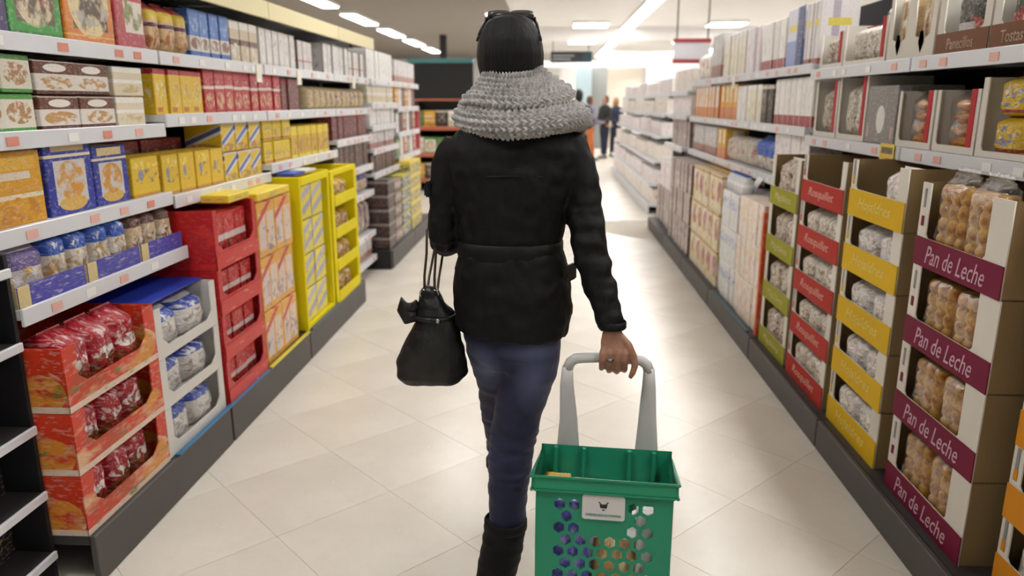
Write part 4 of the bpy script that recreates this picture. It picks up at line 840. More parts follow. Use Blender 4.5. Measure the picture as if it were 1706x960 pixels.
tube(bm, [(.0,1.95,1.345,.05), (.042,1.95,1.33,.055), (.066,1.94,1.285,.049), (.078,1.93,1.25,.046), (.087,1.91,1.18,.0475), (.097,1.887,1.11,.0475), (.115,1.86,1.037,.0435), (.137,1.835,.966,.038), (.155,1.816,.912,.0335), (.158,1.813,.900,.032)], 20)
bm = fuse(bm, .006, 8)
bend(bm, .0055, (16, 16, 30), 1); bend(bm, .004, (40, 40, 26), 2)
bend(bm, .004, (12, 12, 48), 3, lambda c: c.x > .06 and .9 < c.z < 1.2 or c.x < -.25 and 1.02 < c.z < 1.2)
jacket = link('jacket', mesh_from(bm, 'jacket', M_JACKET, True), woman); jacket['label'] = 'black belted jacket'
def ring_loft(cx, cy, z, rx, ry, h, t, m, name, parent, power=2.25, n=48):
    bm = bmesh.new(); prof = [(0, -h/2), (t, -h/2+.003), (t, h/2-.003), (0, h/2)]; R = []
    for a, zz in prof:
        ring = []
        for j in range(n):
            th = 2*PI*j/n; c, s = math.cos(th), math.sin(th); c = math.copysign(abs(c)**(2/power), c); s = math.copysign(abs(s)**(2/power), s)
            ring.append(bm.verts.new((cx+c*(rx+a), cy+s*(ry+a), z+zz)))
        R.append(ring)
    for r0, r1 in zip(R, R[1:]):
        for j in range(n): bm.faces.new((r0[j], r0[(j+1) % n], r1[(j+1) % n], r1[j]))
    return link(name, mesh_from(bm, name, m, True), parent)
M_BELT = cloth('black_belt', '#0a0a0a', '#121211', .55, 40)
ring_loft(-.106, 1.95, 1.078, .136, .106, .042, .004, M_BELT, 'belt', jacket)
for (x, y, z, rz) in ((.046, 1.925, 1.012, 1.1),):
    bm = bmesh.new(); bx(bm, -.045, .045, -.006, .01, -.022, .022); bmesh.ops.bevel(bm, geom=bm.edges[:], offset=.004, segments=2, affect='EDGES')
    link('pocket_flap', mesh_from(bm, 'pocket_flap', M_BELT), jacket, (x, y, z), rz)
bm = bmesh.new()                                                       # raised yoke seam and centre seam on the back
tube(bm, [(-.098+.158*math.sin(a), 1.95-.121*math.cos(a), 1.268+.006*math.cos(2*a), .0022) for a in [(-1.2+2.4*i/24) for i in range(25)]], 6, caps=False, ref=(0, 0, 1))
link('yoke_seam', mesh_from(bm, 'yoke_seam', M_BELT, True), jacket)
ring_loft(.1565, 1.8145, .909, .0335, .0335, .02, .003, M_BELT, 'cuff', jacket, 2, 24)
bm = bmesh.new(); bx(bm, -.008, .008, -.03, .03, -.02, .02); bmesh.ops.bevel(bm, geom=bm.edges[:], offset=.004, segments=2, affect='EDGES')
link('sleeve_tab', mesh_from(bm, 'sleeve_tab', M_BELT), jacket, (-.318, 1.945, 1.232))

# jeans
k = NT('dark_denim'); tc = k.n('ShaderNodeTexCoord').outputs['Object']
f1 = k.ramp(k.noise(tc, 9, 3), .3, .7); c = k.mix(f1, lin('#1d1f3c'), lin('#272a4c'))
def spot(k, tc, ctr, rad):
    ma = k.n('ShaderNodeVectorMath', operation='MULTIPLY_ADD'); k.put(ma.inputs[0], tc); ma.inputs[1].default_value = [1/r for r in rad]; ma.inputs[2].default_value = [-a/r for a, r in zip(ctr, rad)]
    ln = k.n('ShaderNodeVectorMath', operation='LENGTH'); k.put(ln.inputs[0], ma.outputs[0]); return k.ramp(ln.outputs['Value'], 1, .1)
for ctr, rad in (((-.035, 1.88, .735), (.065, .1, .12)), ((-.165, 1.9, .76), (.05, .1, .1)), ((-.05, 1.87, .82), (.1, .1, .03))):
    c = k.mix(k.math('MULTIPLY', spot(k, tc, ctr, rad), .6), c, lin('#6d769f'))          # washed-out wear on seat and thighs
k.set(col=c, rough=.8, sheen=.1); k.bump(k.noise(tc, 120, 4, .7), .3, .004); M_DENIM = k.m
bm = bmesh.new()
tube(bm, [(-.101,1.955,.90,.128,.10), (-.101,1.95,.84,.132,.108), (-.10,1.95,.80,.124,.106), (-.10,1.955,.76,.09,.08)], 28, power=2.3)
tube(bm, [(-.047,1.95,.85,.082,.095), (-.049,1.945,.79,.081,.096), (-.054,1.945,.74,.077,.09), (-.066,1.95,.69,.0725,.08), (-.083,1.945,.62,.068,.071), (-.096,1.94,.548,.0655,.066), (-.1055,1.93,.474,.0625,.064), (-.110,1.915,.40,.0565,.06), (-.112,1.895,.32,.052,.055), (-.116,1.885,.27,.05,.05)], 24)
tube(bm, [(-.155,1.96,.85,.08,.092), (-.15,1.97,.79,.077,.09), (-.144,2.0,.73,.072,.085), (-.138,2.04,.66,.067,.075), (-.138,2.09,.56,.063,.066), (-.14,2.14,.47,.058,.06), (-.14,2.19,.38,.053,.055), (-.137,2.22,.32,.05,.05), (-.13,2.25,.27,.047,.047)], 24)
bm = fuse(bm, .005, 6)
bend(bm, .004, (14, 14, 34), 4); bend(bm, .0045, (8, 8, 70), 5, lambda c: .38 < c.z < .56)
jeans = link('jeans', mesh_from(bm, 'jeans', M_DENIM, True), woman); jeans['label'] = 'dark blue faded jeans'
# boots
M_BOOT = cloth('black_suede', '#0b0b0b', '#181716', .75, 60)
for side, sh in (('right', [(-.116,1.885,.305,.0575), (-.121,1.882,.26,.0585), (-.131,1.878,.205,.0585), (-.141,1.873,.15,.056), (-.15,1.868,.10,.053), (-.152,1.866,.06,.046)]), ('left', [(-.140,2.225,.32,.055), (-.140,2.245,.26,.054), (-.14,2.27,.2,.052), (-.14,2.295,.14,.049), (-.14,2.31,.09,.046), (-.14,2.315,.06,.044)])):
    bm = bmesh.new(); tube(bm, sh, 24); x, y, _, _ = sh[-1]
    tube(bm, [(x, y-.055, .045, .034, .032), (x, y-.02, .055, .042, .045), (x+.002, y+.05, .05, .044, .042), (x+.004, y+.12, .036, .045, .026), (x+.005, y+.17, .028, .03, .014)], 18)
    bm = fuse(bm, .005, 5); bend(bm, .004, (18, 18, 45), 7)
    b = link('boot', mesh_from(bm, 'boot', M_BOOT, True), woman); b['label'] = 'black suede boot'
    part_box('sole', (x-.04, x+.045, y-.075, y+.175, 0, .017), mat('rubber_black', '#101010', .7), b, .006)
    r = ring_loft(sh[0][0], sh[0][1], sh[0][2]-.004, .0555, .0555, .03, .005, M_BOOT, 'boot_cuff', b, 2, 28)

# hair, sunglasses
k = NT('black_hair'); tc = k.n('ShaderNodeTexCoord').outputs['Object']; mp = k.n('ShaderNodeMapping'); mp.inputs['Scale'].default_value = (1, 1, .06); k.put(mp.inputs[0], tc)
nz = k.noise(mp.outputs[0], 160, 3); k.set(col=k.mix(nz, lin('#080707'), lin('#151312')), rough=.6, spec=.3); k.bump(nz, .8, .005); M_HAIR = k.m
bm = bmesh.new()
tube(bm, [(-.104,1.965,1.492,.066,.072), (-.104,1.962,1.515,.078,.084), (-.105,1.958,1.54,.084,.092), (-.1055,1.956,1.565,.0855,.096), (-.106,1.957,1.59,.082,.094), (-.1065,1.96,1.615,.0735,.086), (-.107,1.962,1.637,.060,.072), (-.1075,1.965,1.65,.044,.05), (-.108,1.965,1.656,.02,.025)], 28)
bm = fuse(bm, .005, 3)
bmesh.ops.delete(bm, geom=[f for f in bm.faces if f.calc_center_median().y > 2.02 and f.calc_center_median().z < 1.60], context='FACES')
bend(bm, .003, (45, 45, 6), 8)
hair = link('hair', mesh_from(bm, 'hair', M_HAIR, True), woman); hair['label'] = 'short black hair'
M_GLS = mat('sunglass_plastic', '#262322', .15); M_LENS = mat('sunglass_lens', '#4a4544', .08)
sg = empty('sunglasses'); sg.parent = woman; sg['label'] = 'dark sunglasses pushed up on the head'
for s in (-1, 1):
    bm = bmesh.new(); tube(bm, [(-.107+s*.028, 1.985, 1.652, .031, .018), (-.107+s*.028, 1.992, 1.662, .031, .018)], 20, power=3)
    link('lens', mesh_from(bm, 'lens', M_LENS, True), sg)
    bm = bmesh.new(); tube(bm, [(-.107+s*.060, 1.995, 1.650, .0045), (-.107+s*.066, 1.965, 1.638, .004), (-.107+s*.074, 1.93, 1.612, .0035), (-.107+s*.078, 1.915, 1.595, .003)], 8)
    link('temple_arm', mesh_from(bm, 'temple_arm', M_GLS, True), sg)
bm = bmesh.new(); tube(bm, [(-.107-.062, 1.985, 1.652, .005), (-.107-.03, 1.972, 1.660, .005), (-.107, 1.97, 1.661, .005), (-.107+.03, 1.972, 1.660, .005), (-.107+.062, 1.985, 1.652, .005)], 8)
link('frame', mesh_from(bm, 'frame', M_GLS, True), sg)
# scarf: two knitted rolls with the stitches as geometry
k = NT('marled_wool'); tc = k.n('ShaderNodeTexCoord').outputs['Object']
f = k.ramp(k.noise(tc, 75, 3, .6), .35, .65); k.set(col=k.mix(f, lin('#9a9794'), lin('#c8c5c1')), rough=.9, sheen=.3); k.bump(k.noise(tc, 900, 2), .4, .003); M_WOOL = k.m
def knit_roll(prof, nu, sts, rows_, amp, name, seed):
    """prof: closed profile of (cx, z, rx, ry) around the neck; stitches run as slanted ribs"""
    bm = bmesh.new(); P = []; n = len(prof); sub = 15
    for i in range(n):
        p0, p1, p2, p3 = prof[i-1], prof[i], prof[(i+1) % n], prof[(i+2) % n]
        for s in range(sub):
            t = s/sub; P.append([.5*((2*b)+(-a+c)*t+(2*a-5*b+4*c-d)*t*t+(-a+3*b-3*c+d)*t**3) for a, b, c, d in zip(p0, p1, p2, p3)])
    nv = len(P); acc = [0]
    for i in range(nv): a, b = P[i], P[(i+1) % nv]; acc.append(acc[-1]+math.hypot(a[1]-b[1], a[2]-b[2]))
    G = []
    for i, (cx, z, rx, ry) in enumerate(P):
        v = acc[i]/acc[-1]; ring = []
        for j in range(nu):
            th = 2*PI*j/nu; u = j/nu
            dz = .010*math.sin(th*2+seed)+.007*math.sin(th+seed*2)
            ring.append(bm.verts.new((cx+rx*math.cos(th), 1.95+ry*math.sin(th), z+dz+.006*math.cos(th))))
        G.append(ring)
    for i in range(nv):
        for j in range(nu): bm.faces.new((G[i][j], G[i][(j+1) % nu], G[(i+1) % nv][(j+1) % nu], G[(i+1) % nv][j]))
    bmesh.ops.recalc_face_normals(bm, faces=bm.faces); bm.normal_update()
    off = {}
    for i in range(nv):
        v = acc[i]/acc[-1]*rows_
        for j in range(nu):
            u = j/nu*sts; tri = abs(((v) % 1)*2-1)
            h = (.5+.5*math.sin(2*PI*(u+.5*tri)))*(.35+.65*math.sin(PI*(v % 1)))
            w = mnoise.noise(Vector((math.cos(j/nu*6.28)*3, math.sin(j/nu*6.28)*3, v*.35+seed)))
            off[i, j] = amp*h+.004*w
    for (i, j), a in off.items(): G[i][j].co += G[i][j].normal*a
    return mesh_from(bm, name, M_WOOL, True)
scarf = empty('scarf'); scarf.parent = woman; scarf['label'] = 'chunky grey knitted cowl scarf'
up = [(-.102,1.524,.066,.076), (-.100,1.500,.082,.090), (-.095,1.478,.108,.104), (-.089,1.460,.134,.117), (-.088,1.444,.136,.117), (-.09,1.440,.11,.10), (-.095,1.45,.08,.08), (-.10,1.49,.062,.07), (-.102,1.518,.058,.068)]
lo = [(-.085,1.436,.118,.104), (-.079,1.430,.150,.124), (-.074,1.412,.170,.137), (-.072,1.392,.166,.138), (-.074,1.379,.14,.128), (-.08,1.376,.11,.11), (-.085,1.392,.105,.10), (-.087,1.42,.11,.10)]
link('scarf_roll', knit_roll(up, 560, 52, 16, .0105, 'scarf_roll', .7), scarf)
link('scarf_roll', knit_roll(lo, 640, 62, 14, .011, 'scarf_roll', 2.1), scarf)
# ring on the finger
bm = bmesh.new(); tube(bm, [(.1505, 1.7755, .832, .0105), (.1505, 1.7755, .826, .0105)], 16); ball(bm, (.1505, 1.7645, .829), (.007, .004, .006), 10)
link('finger_ring', mesh_from(bm, 'finger_ring', mat('silver', '#8d8a86', .25, 1), True), woman)

# ------------------------------------------------------------------ handbag on the left forearm
k = NT('black_leather'); tc = k.n('ShaderNodeTexCoord').outputs['Object']
k.set(col=k.mix(k.ramp(k.noise(tc, 7, 3), .35, .65), lin('#0e0e0d'), lin('#20201d')), rough=.45); k.bump(k.noise(tc, 22, 4, .6), .6, .012); M_LEATHER = k.m
hb = empty('handbag', (-.32, 1.93, .68)); tag(hb, 'slouchy black leather handbag with bow hanging from forearm', 'handbag')
def hpart(bm, name, m): return link(name, mesh_from(bm, name, m, True), hb, (.32, -1.93, -.68))
bm = bmesh.new()
tube(bm, [(-.318,1.93,.700,.055,.03), (-.318,1.93,.706,.080,.05), (-.319,1.93,.724,.097,.06), (-.318,1.93,.77,.094,.062), (-.309,1.93,.83,.073,.055), (-.306,1.93,.865,.063,.048), (-.309,1.93,.90,.05,.04), (-.315,1.93,.93,.034,.03), (-.319,1.93,.96,.024,.022), (-.319,1.93,.97,.012,.012)], 24, power=2.6)
bm = fuse(bm, .005, 5); bend(bm, .006, (26, 26, 9), 3); bend(bm, .005, (12, 12, 40), 5)
hpart(bm, 'bag_body', M_LEATHER)
bm = bmesh.new()
tube(bm, [(-.345,1.925,.905,.008), (-.365,1.92,.925,.02,.015), (-.385,1.918,.928,.024,.014), (-.392,1.918,.91,.018,.012), (-.38,1.918,.885,.02,.014), (-.355,1.92,.89,.012)], 12)
bm = fuse(bm, .004, 3); hpart(bm, 'bow', M_LEATHER)
bm = bmesh.new(); tube(bm, [(-.309, 1.93-.046*math.cos(a), .905+.0*a, .006) if False else (-.309+.058*math.sin(a), 1.93-.05*math.cos(a), .893, .006) for a in [2*PI*i/24 for i in range(25)]], 8, caps=False, ref=(0, 0, 1)); hpart(bm, 'drawstring', M_LEATHER)
M_STRAP = mat('strap_brown_metal', '#4a4038', .35, .5)
for x0, x1, y1 in ((-.333, -.328, 1.985), (-.306, -.303, 1.99)):
    bm = bmesh.new(); pts = [(x0, 1.92, .955, .0038), (x0, 1.925, 1.0, .0034), (x1, 1.94, 1.06, .0034), (x1, 1.955, 1.12, .0034), (x1+.012, 1.985, 1.138, .0034), (x1+.02, 2.025, 1.13, .0034), (x1+.01, 2.02, 1.06, .0034), (x0+.006, 1.965, .99, .0034), (x0+.004, 1.94, .955, .0038)]
    tube(bm, pts, 8, caps=False); hpart(bm, 'strap', M_STRAP)
for x in (-.333, -.306):
    bm = bmesh.new(); tube(bm, [(x+.011*math.cos(a), 1.915, .955+.011*math.sin(a), .0025) for a in [2*PI*i/14 for i in range(15)]], 6, caps=False); hpart(bm, 'ring', mat('steel', '#b8b6b2', .25, 1))
bm = bmesh.new(); ball(bm, (-.292, 1.872, .893), (.007, .005, .007), 10); hpart(bm, 'stud', mat('steel', '#b8b6b2', .25, 1))

# ------------------------------------------------------------------ green wheeled basket
M_GPL = mat('green_plastic', '#208a68', .32, vary=.06, scale=12, bump=.06, bscale=60)
M_GPLD = mat('green_plastic_rim', '#229069', .3, vary=.05, scale=12)
M_HANDLE = mat('grey_plastic', '#cccbc9', .4, vary=.04, scale=10)
bk = empty('wheeled_basket', (.135, 1.62, 0)); tag(bk, 'green plastic wheeled shopping basket with grey pull handle', 'basket')
TILT = math.radians(13.5); YAW = -.09
# local frame: x width, y depth (front face at y=-.12), z height; tilted towards the person about its rear wheels
bk.location = (.124, 1.498, .048); bk.rotation_euler = (-TILT, 0, YAW)
HB, WT, WB, DT, DB = .60, .155, .142, .115, .105        # height, half widths and half depths at top and bottom
def wl(z): a = z/HB; return WB+(WT-WB)*a
def dl(z): a = z/HB; return DB+(DT-DB)*a
ang = math.atan2(WT-WB, HB)
# front face with honeycomb holes
holes = []; R = .0135; px, pz = .0325, .0282
for rI in range(19):
    for c in range(-5, 6):
        x = c*px+(px/2 if rI % 2 else 0); z = .045+rI*pz*.93
        lim = wl(z)-.034
        if abs(x)+R > lim or z > .535: continue
        if abs(x) < .06 and z > .47: continue
        if abs(x) < .085 and z > .455 and rI % 2 == 0 and abs(x) < .05: continue
        r_ = R*(1 if abs(x) < .115 else .8)
        holes.append([(x+r_*math.cos(PI/6+i*PI/3), z+r_*math.sin(PI/6+i*PI/3)) for i in range(6)])
fr_outer = [(-WB, 0), (WB, 0), (WT-.004, HB-.05), (-WT+.004, HB-.05)]
fm = outline_plate('front_wall', fr_outer, holes, .004, M_GPL)
slope = math.atan2(DT-DB, HB)
fw = link('front_wall', fm, bk, (0, -DB, 0)); fw.rotation_euler = (slope, 0, 0)
bwm = outline_plate('back_wall', [(-WB, 0), (WB, 0), (WT+.008, HB), (-WT-.008, HB)], [h for h in holes if h[0][1] < .45], .004, M_GPL)
bw = link('back_wall', bwm, bk, (0, DB, 0)); bw.rotation_euler = (-slope, 0, 0)
for s in (-1, 1):
    bm = bmesh.new(); q = [(s*WB, -DB, 0), (s*WB, DB, 0), (s*(WT+.006), DT, HB), (s*(WT-.002), -DT, HB-.02)]
    vs = [bm.verts.new(p) for p in q]; bm.faces.new(vs if s > 0 else vs[::-1]); bmesh.ops.solidify(bm, geom=bm.faces[:], thickness=.004)
    link('side_wall', mesh_from(bm, 'side_wall', M_GPL), bk)
part_box('floor_panel', (-WB, WB, -DB, DB, 0, .006), M_GPL, bk)
# rim: two steps round the front, one above the other
def rim(z, dx, h, t, name):
    w, d = wl(z)+dx, dl(z)+dx; bm = bmesh.new()
    bx(bm, -w, w, -d-t, -d, z, z+h); bx(bm, -w-t, -w, -d-t, d+t, z, z+h); bx(bm, w, w+t, -d-t, d+t, z, z+h); bx(bm, -w, w, d, d+t, z, z+h)
    bmesh.ops.bevel(bm, geom=bm.edges[:], offset=.0018, segments=2, affect='EDGES'); link(name, mesh_from(bm, name, M_GPLD), bk)
rim(HB-.051, .003, .026, .005, 'rim_band'); rim(HB-.026, .004, .006, .008, 'rim_flange'); rim(HB-.056, .003, .006, .008, 'rim_flange')
# ribs on the inner back wall
for x in (-.125, -.055, .058, .118):
    part_box('inner_rib', (x-.006, x+.006, DT-.020, DT-.004, HB-.16, HB-.002), M_GPL, bk, .003)
# label plate
M_PLATE = mat('label_plate', '#d6d2d0', .4, vary=.03); lp = empty('label_plate'); lp.parent = bk; lp.location = (0, -dl(.515)-.0035, .5165); lp.rotation_euler = (slope, 0, 0); lp['label'] = 'white name plate with basket emblem'
rr = [(sx*.041+.006*math.cos(a0+q*PI/8), sz*.021+.006*math.sin(a0+q*PI/8)) for sx, sz, a0 in ((1, 1, 0), (-1, 1, PI/2), (-1, -1, PI), (1, -1, PI*1.5)) for q in range(5)]
link('plate', outline_plate('plate', rr, [], .004, M_PLATE), lp, (0, -.001, 0))
M_EMB = mat('emblem_grey', '#4f484c', .5)
bm = bmesh.new()
def poly(bm, pts, y=-.0035): vs = [bm.verts.new((a, y, b)) for a, b in pts]; bm.faces.new(vs)
poly(bm, [(-.007, -.001), (.007, -.001), (.009, .008), (-.009, .008)]); poly(bm, [(-.012, .012), (-.009, .0135), (-.004, .008), (-.007, .008)]); poly(bm, [(.012, .012), (.007, .008), (.004, .008), (.009, .0135)]); poly(bm, [(-.003, -.006), (.003, -.006), (.0015, -.003), (-.0015, -.003)])
bmesh.ops.solidify(bm, geom=bm.faces[:], thickness=.0006); link('emblem', mesh_from(bm, 'emblem', M_EMB), lp)
link('lettering', text_mesh('SUPERMERCADOS DE CONFIANZA', .078, .0055, mat('lettering_green', '#4f9a7c', .5)), lp, (0, -.0036, -.0165))
# handle
hd_ = empty('pull_handle'); hd_.parent = bk; hd_['label'] = 'grey plastic pull handle'
BKM = Matrix.Translation(bk.location) @ Matrix.Rotation(YAW, 4, 'Z') @ Matrix.Rotation(-TILT, 4, 'X'); inv = BKM.inverted()
def hp(p): return tuple(inv @ Vector(p[:3])) + tuple(p[3:])
bm = bmesh.new(); tube(bm, [hp(p) for p in [(.048,1.80,.795,.0135), (.054,1.80,.812,.0135), (.068,1.80,.822,.0135), (.09,1.80,.824,.013), (.15,1.80,.826,.0125), (.21,1.80,.822,.013), (.232,1.80,.819,.0135), (.246,1.80,.808,.0135), (.252,1.80,.79,.0135)]], 16, ref=(0, 1, 0))
link('grip', mesh_from(bm, 'grip', M_HANDLE, True), hd_)
for s, top, bot in ((-1, .047, .052), (1, .252, .252)):
    bm = bmesh.new(); tube(bm, [hp(p) for p in [(top, 1.80, .80, .0135, .0125), (top-.001*s*-1, 1.797, .75, .0175, .010), (bot, 1.79, .66, .023, .009), (bot, 1.783, .585, .029, .008), (bot, 1.778, .50, .03, .007)]], 16, power=2.6)
    link('handle_leg', mesh_from(bm, 'handle_leg', M_HANDLE, True), hd_)
for s in (-1, 1):
    bm = bmesh.new(); tube(bm, [(s*.105-.012, DB-.02, 0.0, .03), (s*.105+.012, DB-.02, .0, .03)], 20); link('wheel', mesh_from(bm, 'wheel', mat('rubber_black', '#101010', .7), True), bk)
# goods in the basket (things of their own)
def in_basket(kind, x, y, z, w, d, h, m, label, rz=0, rx=0, nm=None):
    o = link(nm or ('carton' if kind == 'c' else 'bag'), carton_mesh(w, d, h, m) if kind == 'c' else bag_mesh(w, d, h, m, 1))
    o.matrix_world = BKM @ Matrix.Translation((x, y, z)) @ Matrix.Rotation(rz, 4, 'Z') @ Matrix.Rotation(rx, 4, 'X')
    return tag(o, label, 'box' if kind == 'c' else 'bag', 'shopping in the green basket')
M_SH_BLUE = pmat('print_shop_blue', '#5a5cc0', [('n', .5, .5, .5, .5, '#b8b4e6', 5, .5), ('n', .5, .8, .4, .2, '#2a2a6a', 6, .55)]); M_SH_TAN = pmat('print_shop_tan', '#c99f62', [('n', .5, .5, .5, .5, '#e8d2a4', 6, .5), ('n', .5, .4, .5, .4, '#8a5a28', 7, .6)])
M_SH_DK = pmat('print_shop_dark', '#3f352c', [('n', .5, .5, .5, .5, '#6a5a4a', 5, .5)]); M_SH_WH = pmat('print_shop_white', '#e9e4e2', [('n', .5, .4, .5, .3, '#6a2a22', 3, .62), ('n', .3, .3, .4, .3, '#8f9ae0', 4, .62)])
in_basket('c', -.082, -.098, .34, .105, .07, .18, M_SH_BLUE, 'blue lilac carton seen through upper left basket holes')
in_basket('c', -.078, -.098, .17, .11, .07, .165, M_SH_DK, 'dark carton seen low through left basket holes')
in_basket('b', .03, -.10, .19, .11, .08, .24, M_SH_TAN, 'tan bread bag seen through middle basket holes')
in_basket('c', .105, -.095, .30, .06, .07, .2, M_SH_WH, 'white carton seen through right basket holes')
in_basket('c', .10, -.095, .10, .08, .07, .19, M_SH_TAN, 'tan carton seen low through right basket holes')
in_basket('c', .0, -.005, .02, .25, .09, .40, M_SH_WH, 'large pale carton at the back of the green basket')
in_basket('c', -.04, -.098, .01, .19, .07, .15, M_SH_DK, 'long dark carton lying on the basket floor')
in_basket('b', -.115, .02, .43, .07, .06, .115, pmat('print_shop_gold', '#e0b25a', [('n', .5, .5, .5, .5, '#f0e2b8', 7, .5), ('n', .5, .6, .4, .3, '#c0602a', 6, .58)], .25, .6), 'golden snack bag peeking over left basket rim')
in_basket('b', -.055, .03, .42, .06, .05, .115, M_BAGW2, 'clear crinkled bag peeking over the basket rim')
# ------------------------------------------------------------------ far end of the shop
M_WHT = mat('white_laminate', '#f3f2f0', .5); M_BLK = mat('stand_black', '#161616', .6); M_TEAL = mat('stand_teal', '#4f8a8a', .5)
st = empty('produce_stand', (-1.78, 12.5, 0)); tag(st, 'black produce stand with teal top edge beyond the left shelves', 'stand')
part_box('header_panel', (-.53, .50, 0, .12, 1.50, 2.06), M_BLK, st); part_box('teal_top', (-.56, .50, -.02, .3, 2.06, 2.13), M_TEAL, st)
part_box('back_panel', (-.53, .50, .7, .74, 0, 1.5), M_BLK, st)
for z in (1.05, .62, .2): part_box('shelf', (-.53, .50, .0, .7, z-.03, z), M_BLK, st); part_box('price_rail', (-.53, .50, -.015, 0, z-.05, z+.012), mat('rail_rust', '#c06a4e', .5), st)
part_box('upper_rail', (-.53, .50, -.015, 0, 1.47, 1.5), mat('rail_rust', '#c06a4e', .5), st)
for s in (-.53, .48): part_box('upright', (s, s+.02, 0, .7, 0, 1.5), M_BLK, st)
for z, nm in ((1.05, 'upper'), (.62, 'middle'), (.2, 'lower')):
    for i in range(5):
        m = [pmat('print_veg_green', '#6a8a4a', [('n', .5, .5, .5, .5, '#3a5a2a', 5, .5)]), M_ORYEL, M_DKCOFF, M_CREAMW, M_GRNWHT][(i+int(z*5)) % 5]
        o = link('produce_crate', carton_mesh(.185, .5, .26, m)); o.location = (-1.78-.43+.2*i, 12.56, z); tag(o, f'{ORD[i]} produce crate from the left on {nm} shelf of black stand', 'crate', 'crates on the black produce stand')
o = tag(link('hanging_post', boxes('hanging_post', [(-3.18, -3.0, 22, 22.18, 2.55, CEIL)], M_BLK)), 'black post hanging from the ceiling far left', 'post')
# hanging dark sign
sg_ = empty('hanging_sign', (.5, 22, 2.52)); tag(sg_, 'long dark hanging sign with pale lettering over the far aisle', 'sign')
part_box('sign_board', (-.56, .6, 0, .05, 0, .3), mat('sign_dark', '#26282c', .4), sg_); part_box('teal_end', (.35, .6, -.006, 0, 0, .3), mat('sign_teal', '#1f3c4a', .4), sg_)
for z in (.19, .1): part_box('pale_line', (-.5, .1-.1*(z < .15), -.006, 0, z-.02, z+.02), mat('sign_grey', '#9a9a9a', .5), sg_)
for x in (-.5, .5): part_box('hanger', (x-.01, x+.01, .01, .03, .3, CEIL-2.52), M_BLK, sg_)
# pillars and wall panels
def pil(x0, x1, y, z1, m, lab, nm='pillar', cat='pillar'):
    o = link(nm, boxes(nm, [((x0-x1)/2, (x1-x0)/2, 0, .5, 0, z1)], m, .01), None, ((x0+x1)/2, y, 0)); return tag(o, lab, cat)
pil(.25, .72, 24.0, 2.52, M_WHT, 'bright white pillar at the far end of aisle'); pil(.74, 1.22, 24.3, 2.52, mat('pillar_blue', '#a9bcc2', .35), 'pale blue grey pillar beside the white pillar')
pil(1.22, 1.72, 24.6, 2.52, mat('pillar_grey', '#8f908d', .5), 'mid grey pillar right of the blue grey pillar'); pil(1.75, 2.9, 25.5, 2.52, mat('panel_cream', '#eee3d4', .6), 'wide cream wall panel behind the shoppers', 'wall_panel', 'panel')
pil(-.3, .2, 25.2, 2.3, mat('pillar_taupe', '#9c968c', .5), 'taupe pillar partly hidden by scarf')
ps = empty('poster', (3.2, 20.5, .9)); tag(ps, 'white poster board with pink and blue patches far right', 'poster')
part_box('board', (-.75, .75, 0, .04, 0, 1.7), M_WHT, ps)
for x, z, rx, rz, c, n in ((-.42, 1.0, .12, .1, '#e89aa4', 'pink'), (.1, 1.05, .1, .08, '#e8a4b4', 'rose'), (-.3, .62, .12, .07, '#8f9cc4', 'blue')):
    bm = bmesh.new(); tube(bm, [(x, -.002, z, rx, rz), (x, -.006, z, rx, rz)], 20); link('colour_patch', mesh_from(bm, 'colour_patch', mat('poster_'+n, c, .6)), ps)
part_box('stand_foot', (-.6, .6, -.15, .2, -.9, -.86), M_WHT, ps); part_box('stand_leg', (-.05, .05, 0, .04, -.86, 0), M_WHT, ps)
hs_ = empty('hanging_sign', (2.1, 12, 2.02)); tag(hs_, 'grey aisle sign with dark red frame above right shelves', 'sign')
part_box('sign_board', (-.27, .27, 0, .04, 0, .36), mat('sign_lightgrey', '#b9b7ba', .4), hs_)
for z in (0, .30): part_box('red_bar', (-.28, .28, -.01, .05, z, z+.06), mat('sign_red', '#8a2f36', .4), hs_)
for x in (-.24, .22): part_box('hanger', (x, x+.02, .01, .03, .36, CEIL-2.02), M_BLK, hs_)
# checkout counters
for i, (x, y) in enumerate(((2.35, 19.0), (4.2, 18.0), (-2.6, 24.0))):
    c = empty('checkout_counter', (x, y, 0)); tag(c, ['white checkout counter beside the shoppers', 'white checkout counter behind the right shelves', 'white checkout counter far left behind the produce stand'][i], 'counter')
    part_box('body', (-.45, .45, -.4, .8, 0, .82), M_WHT, c, .01); part_box('top', (-.5, .5, -.45, .85, .82, .87), M_WHT, c, .01)
    part_box('kick', (-.43, .43, -.41, -.4, 0, .08), M_KICK, c)

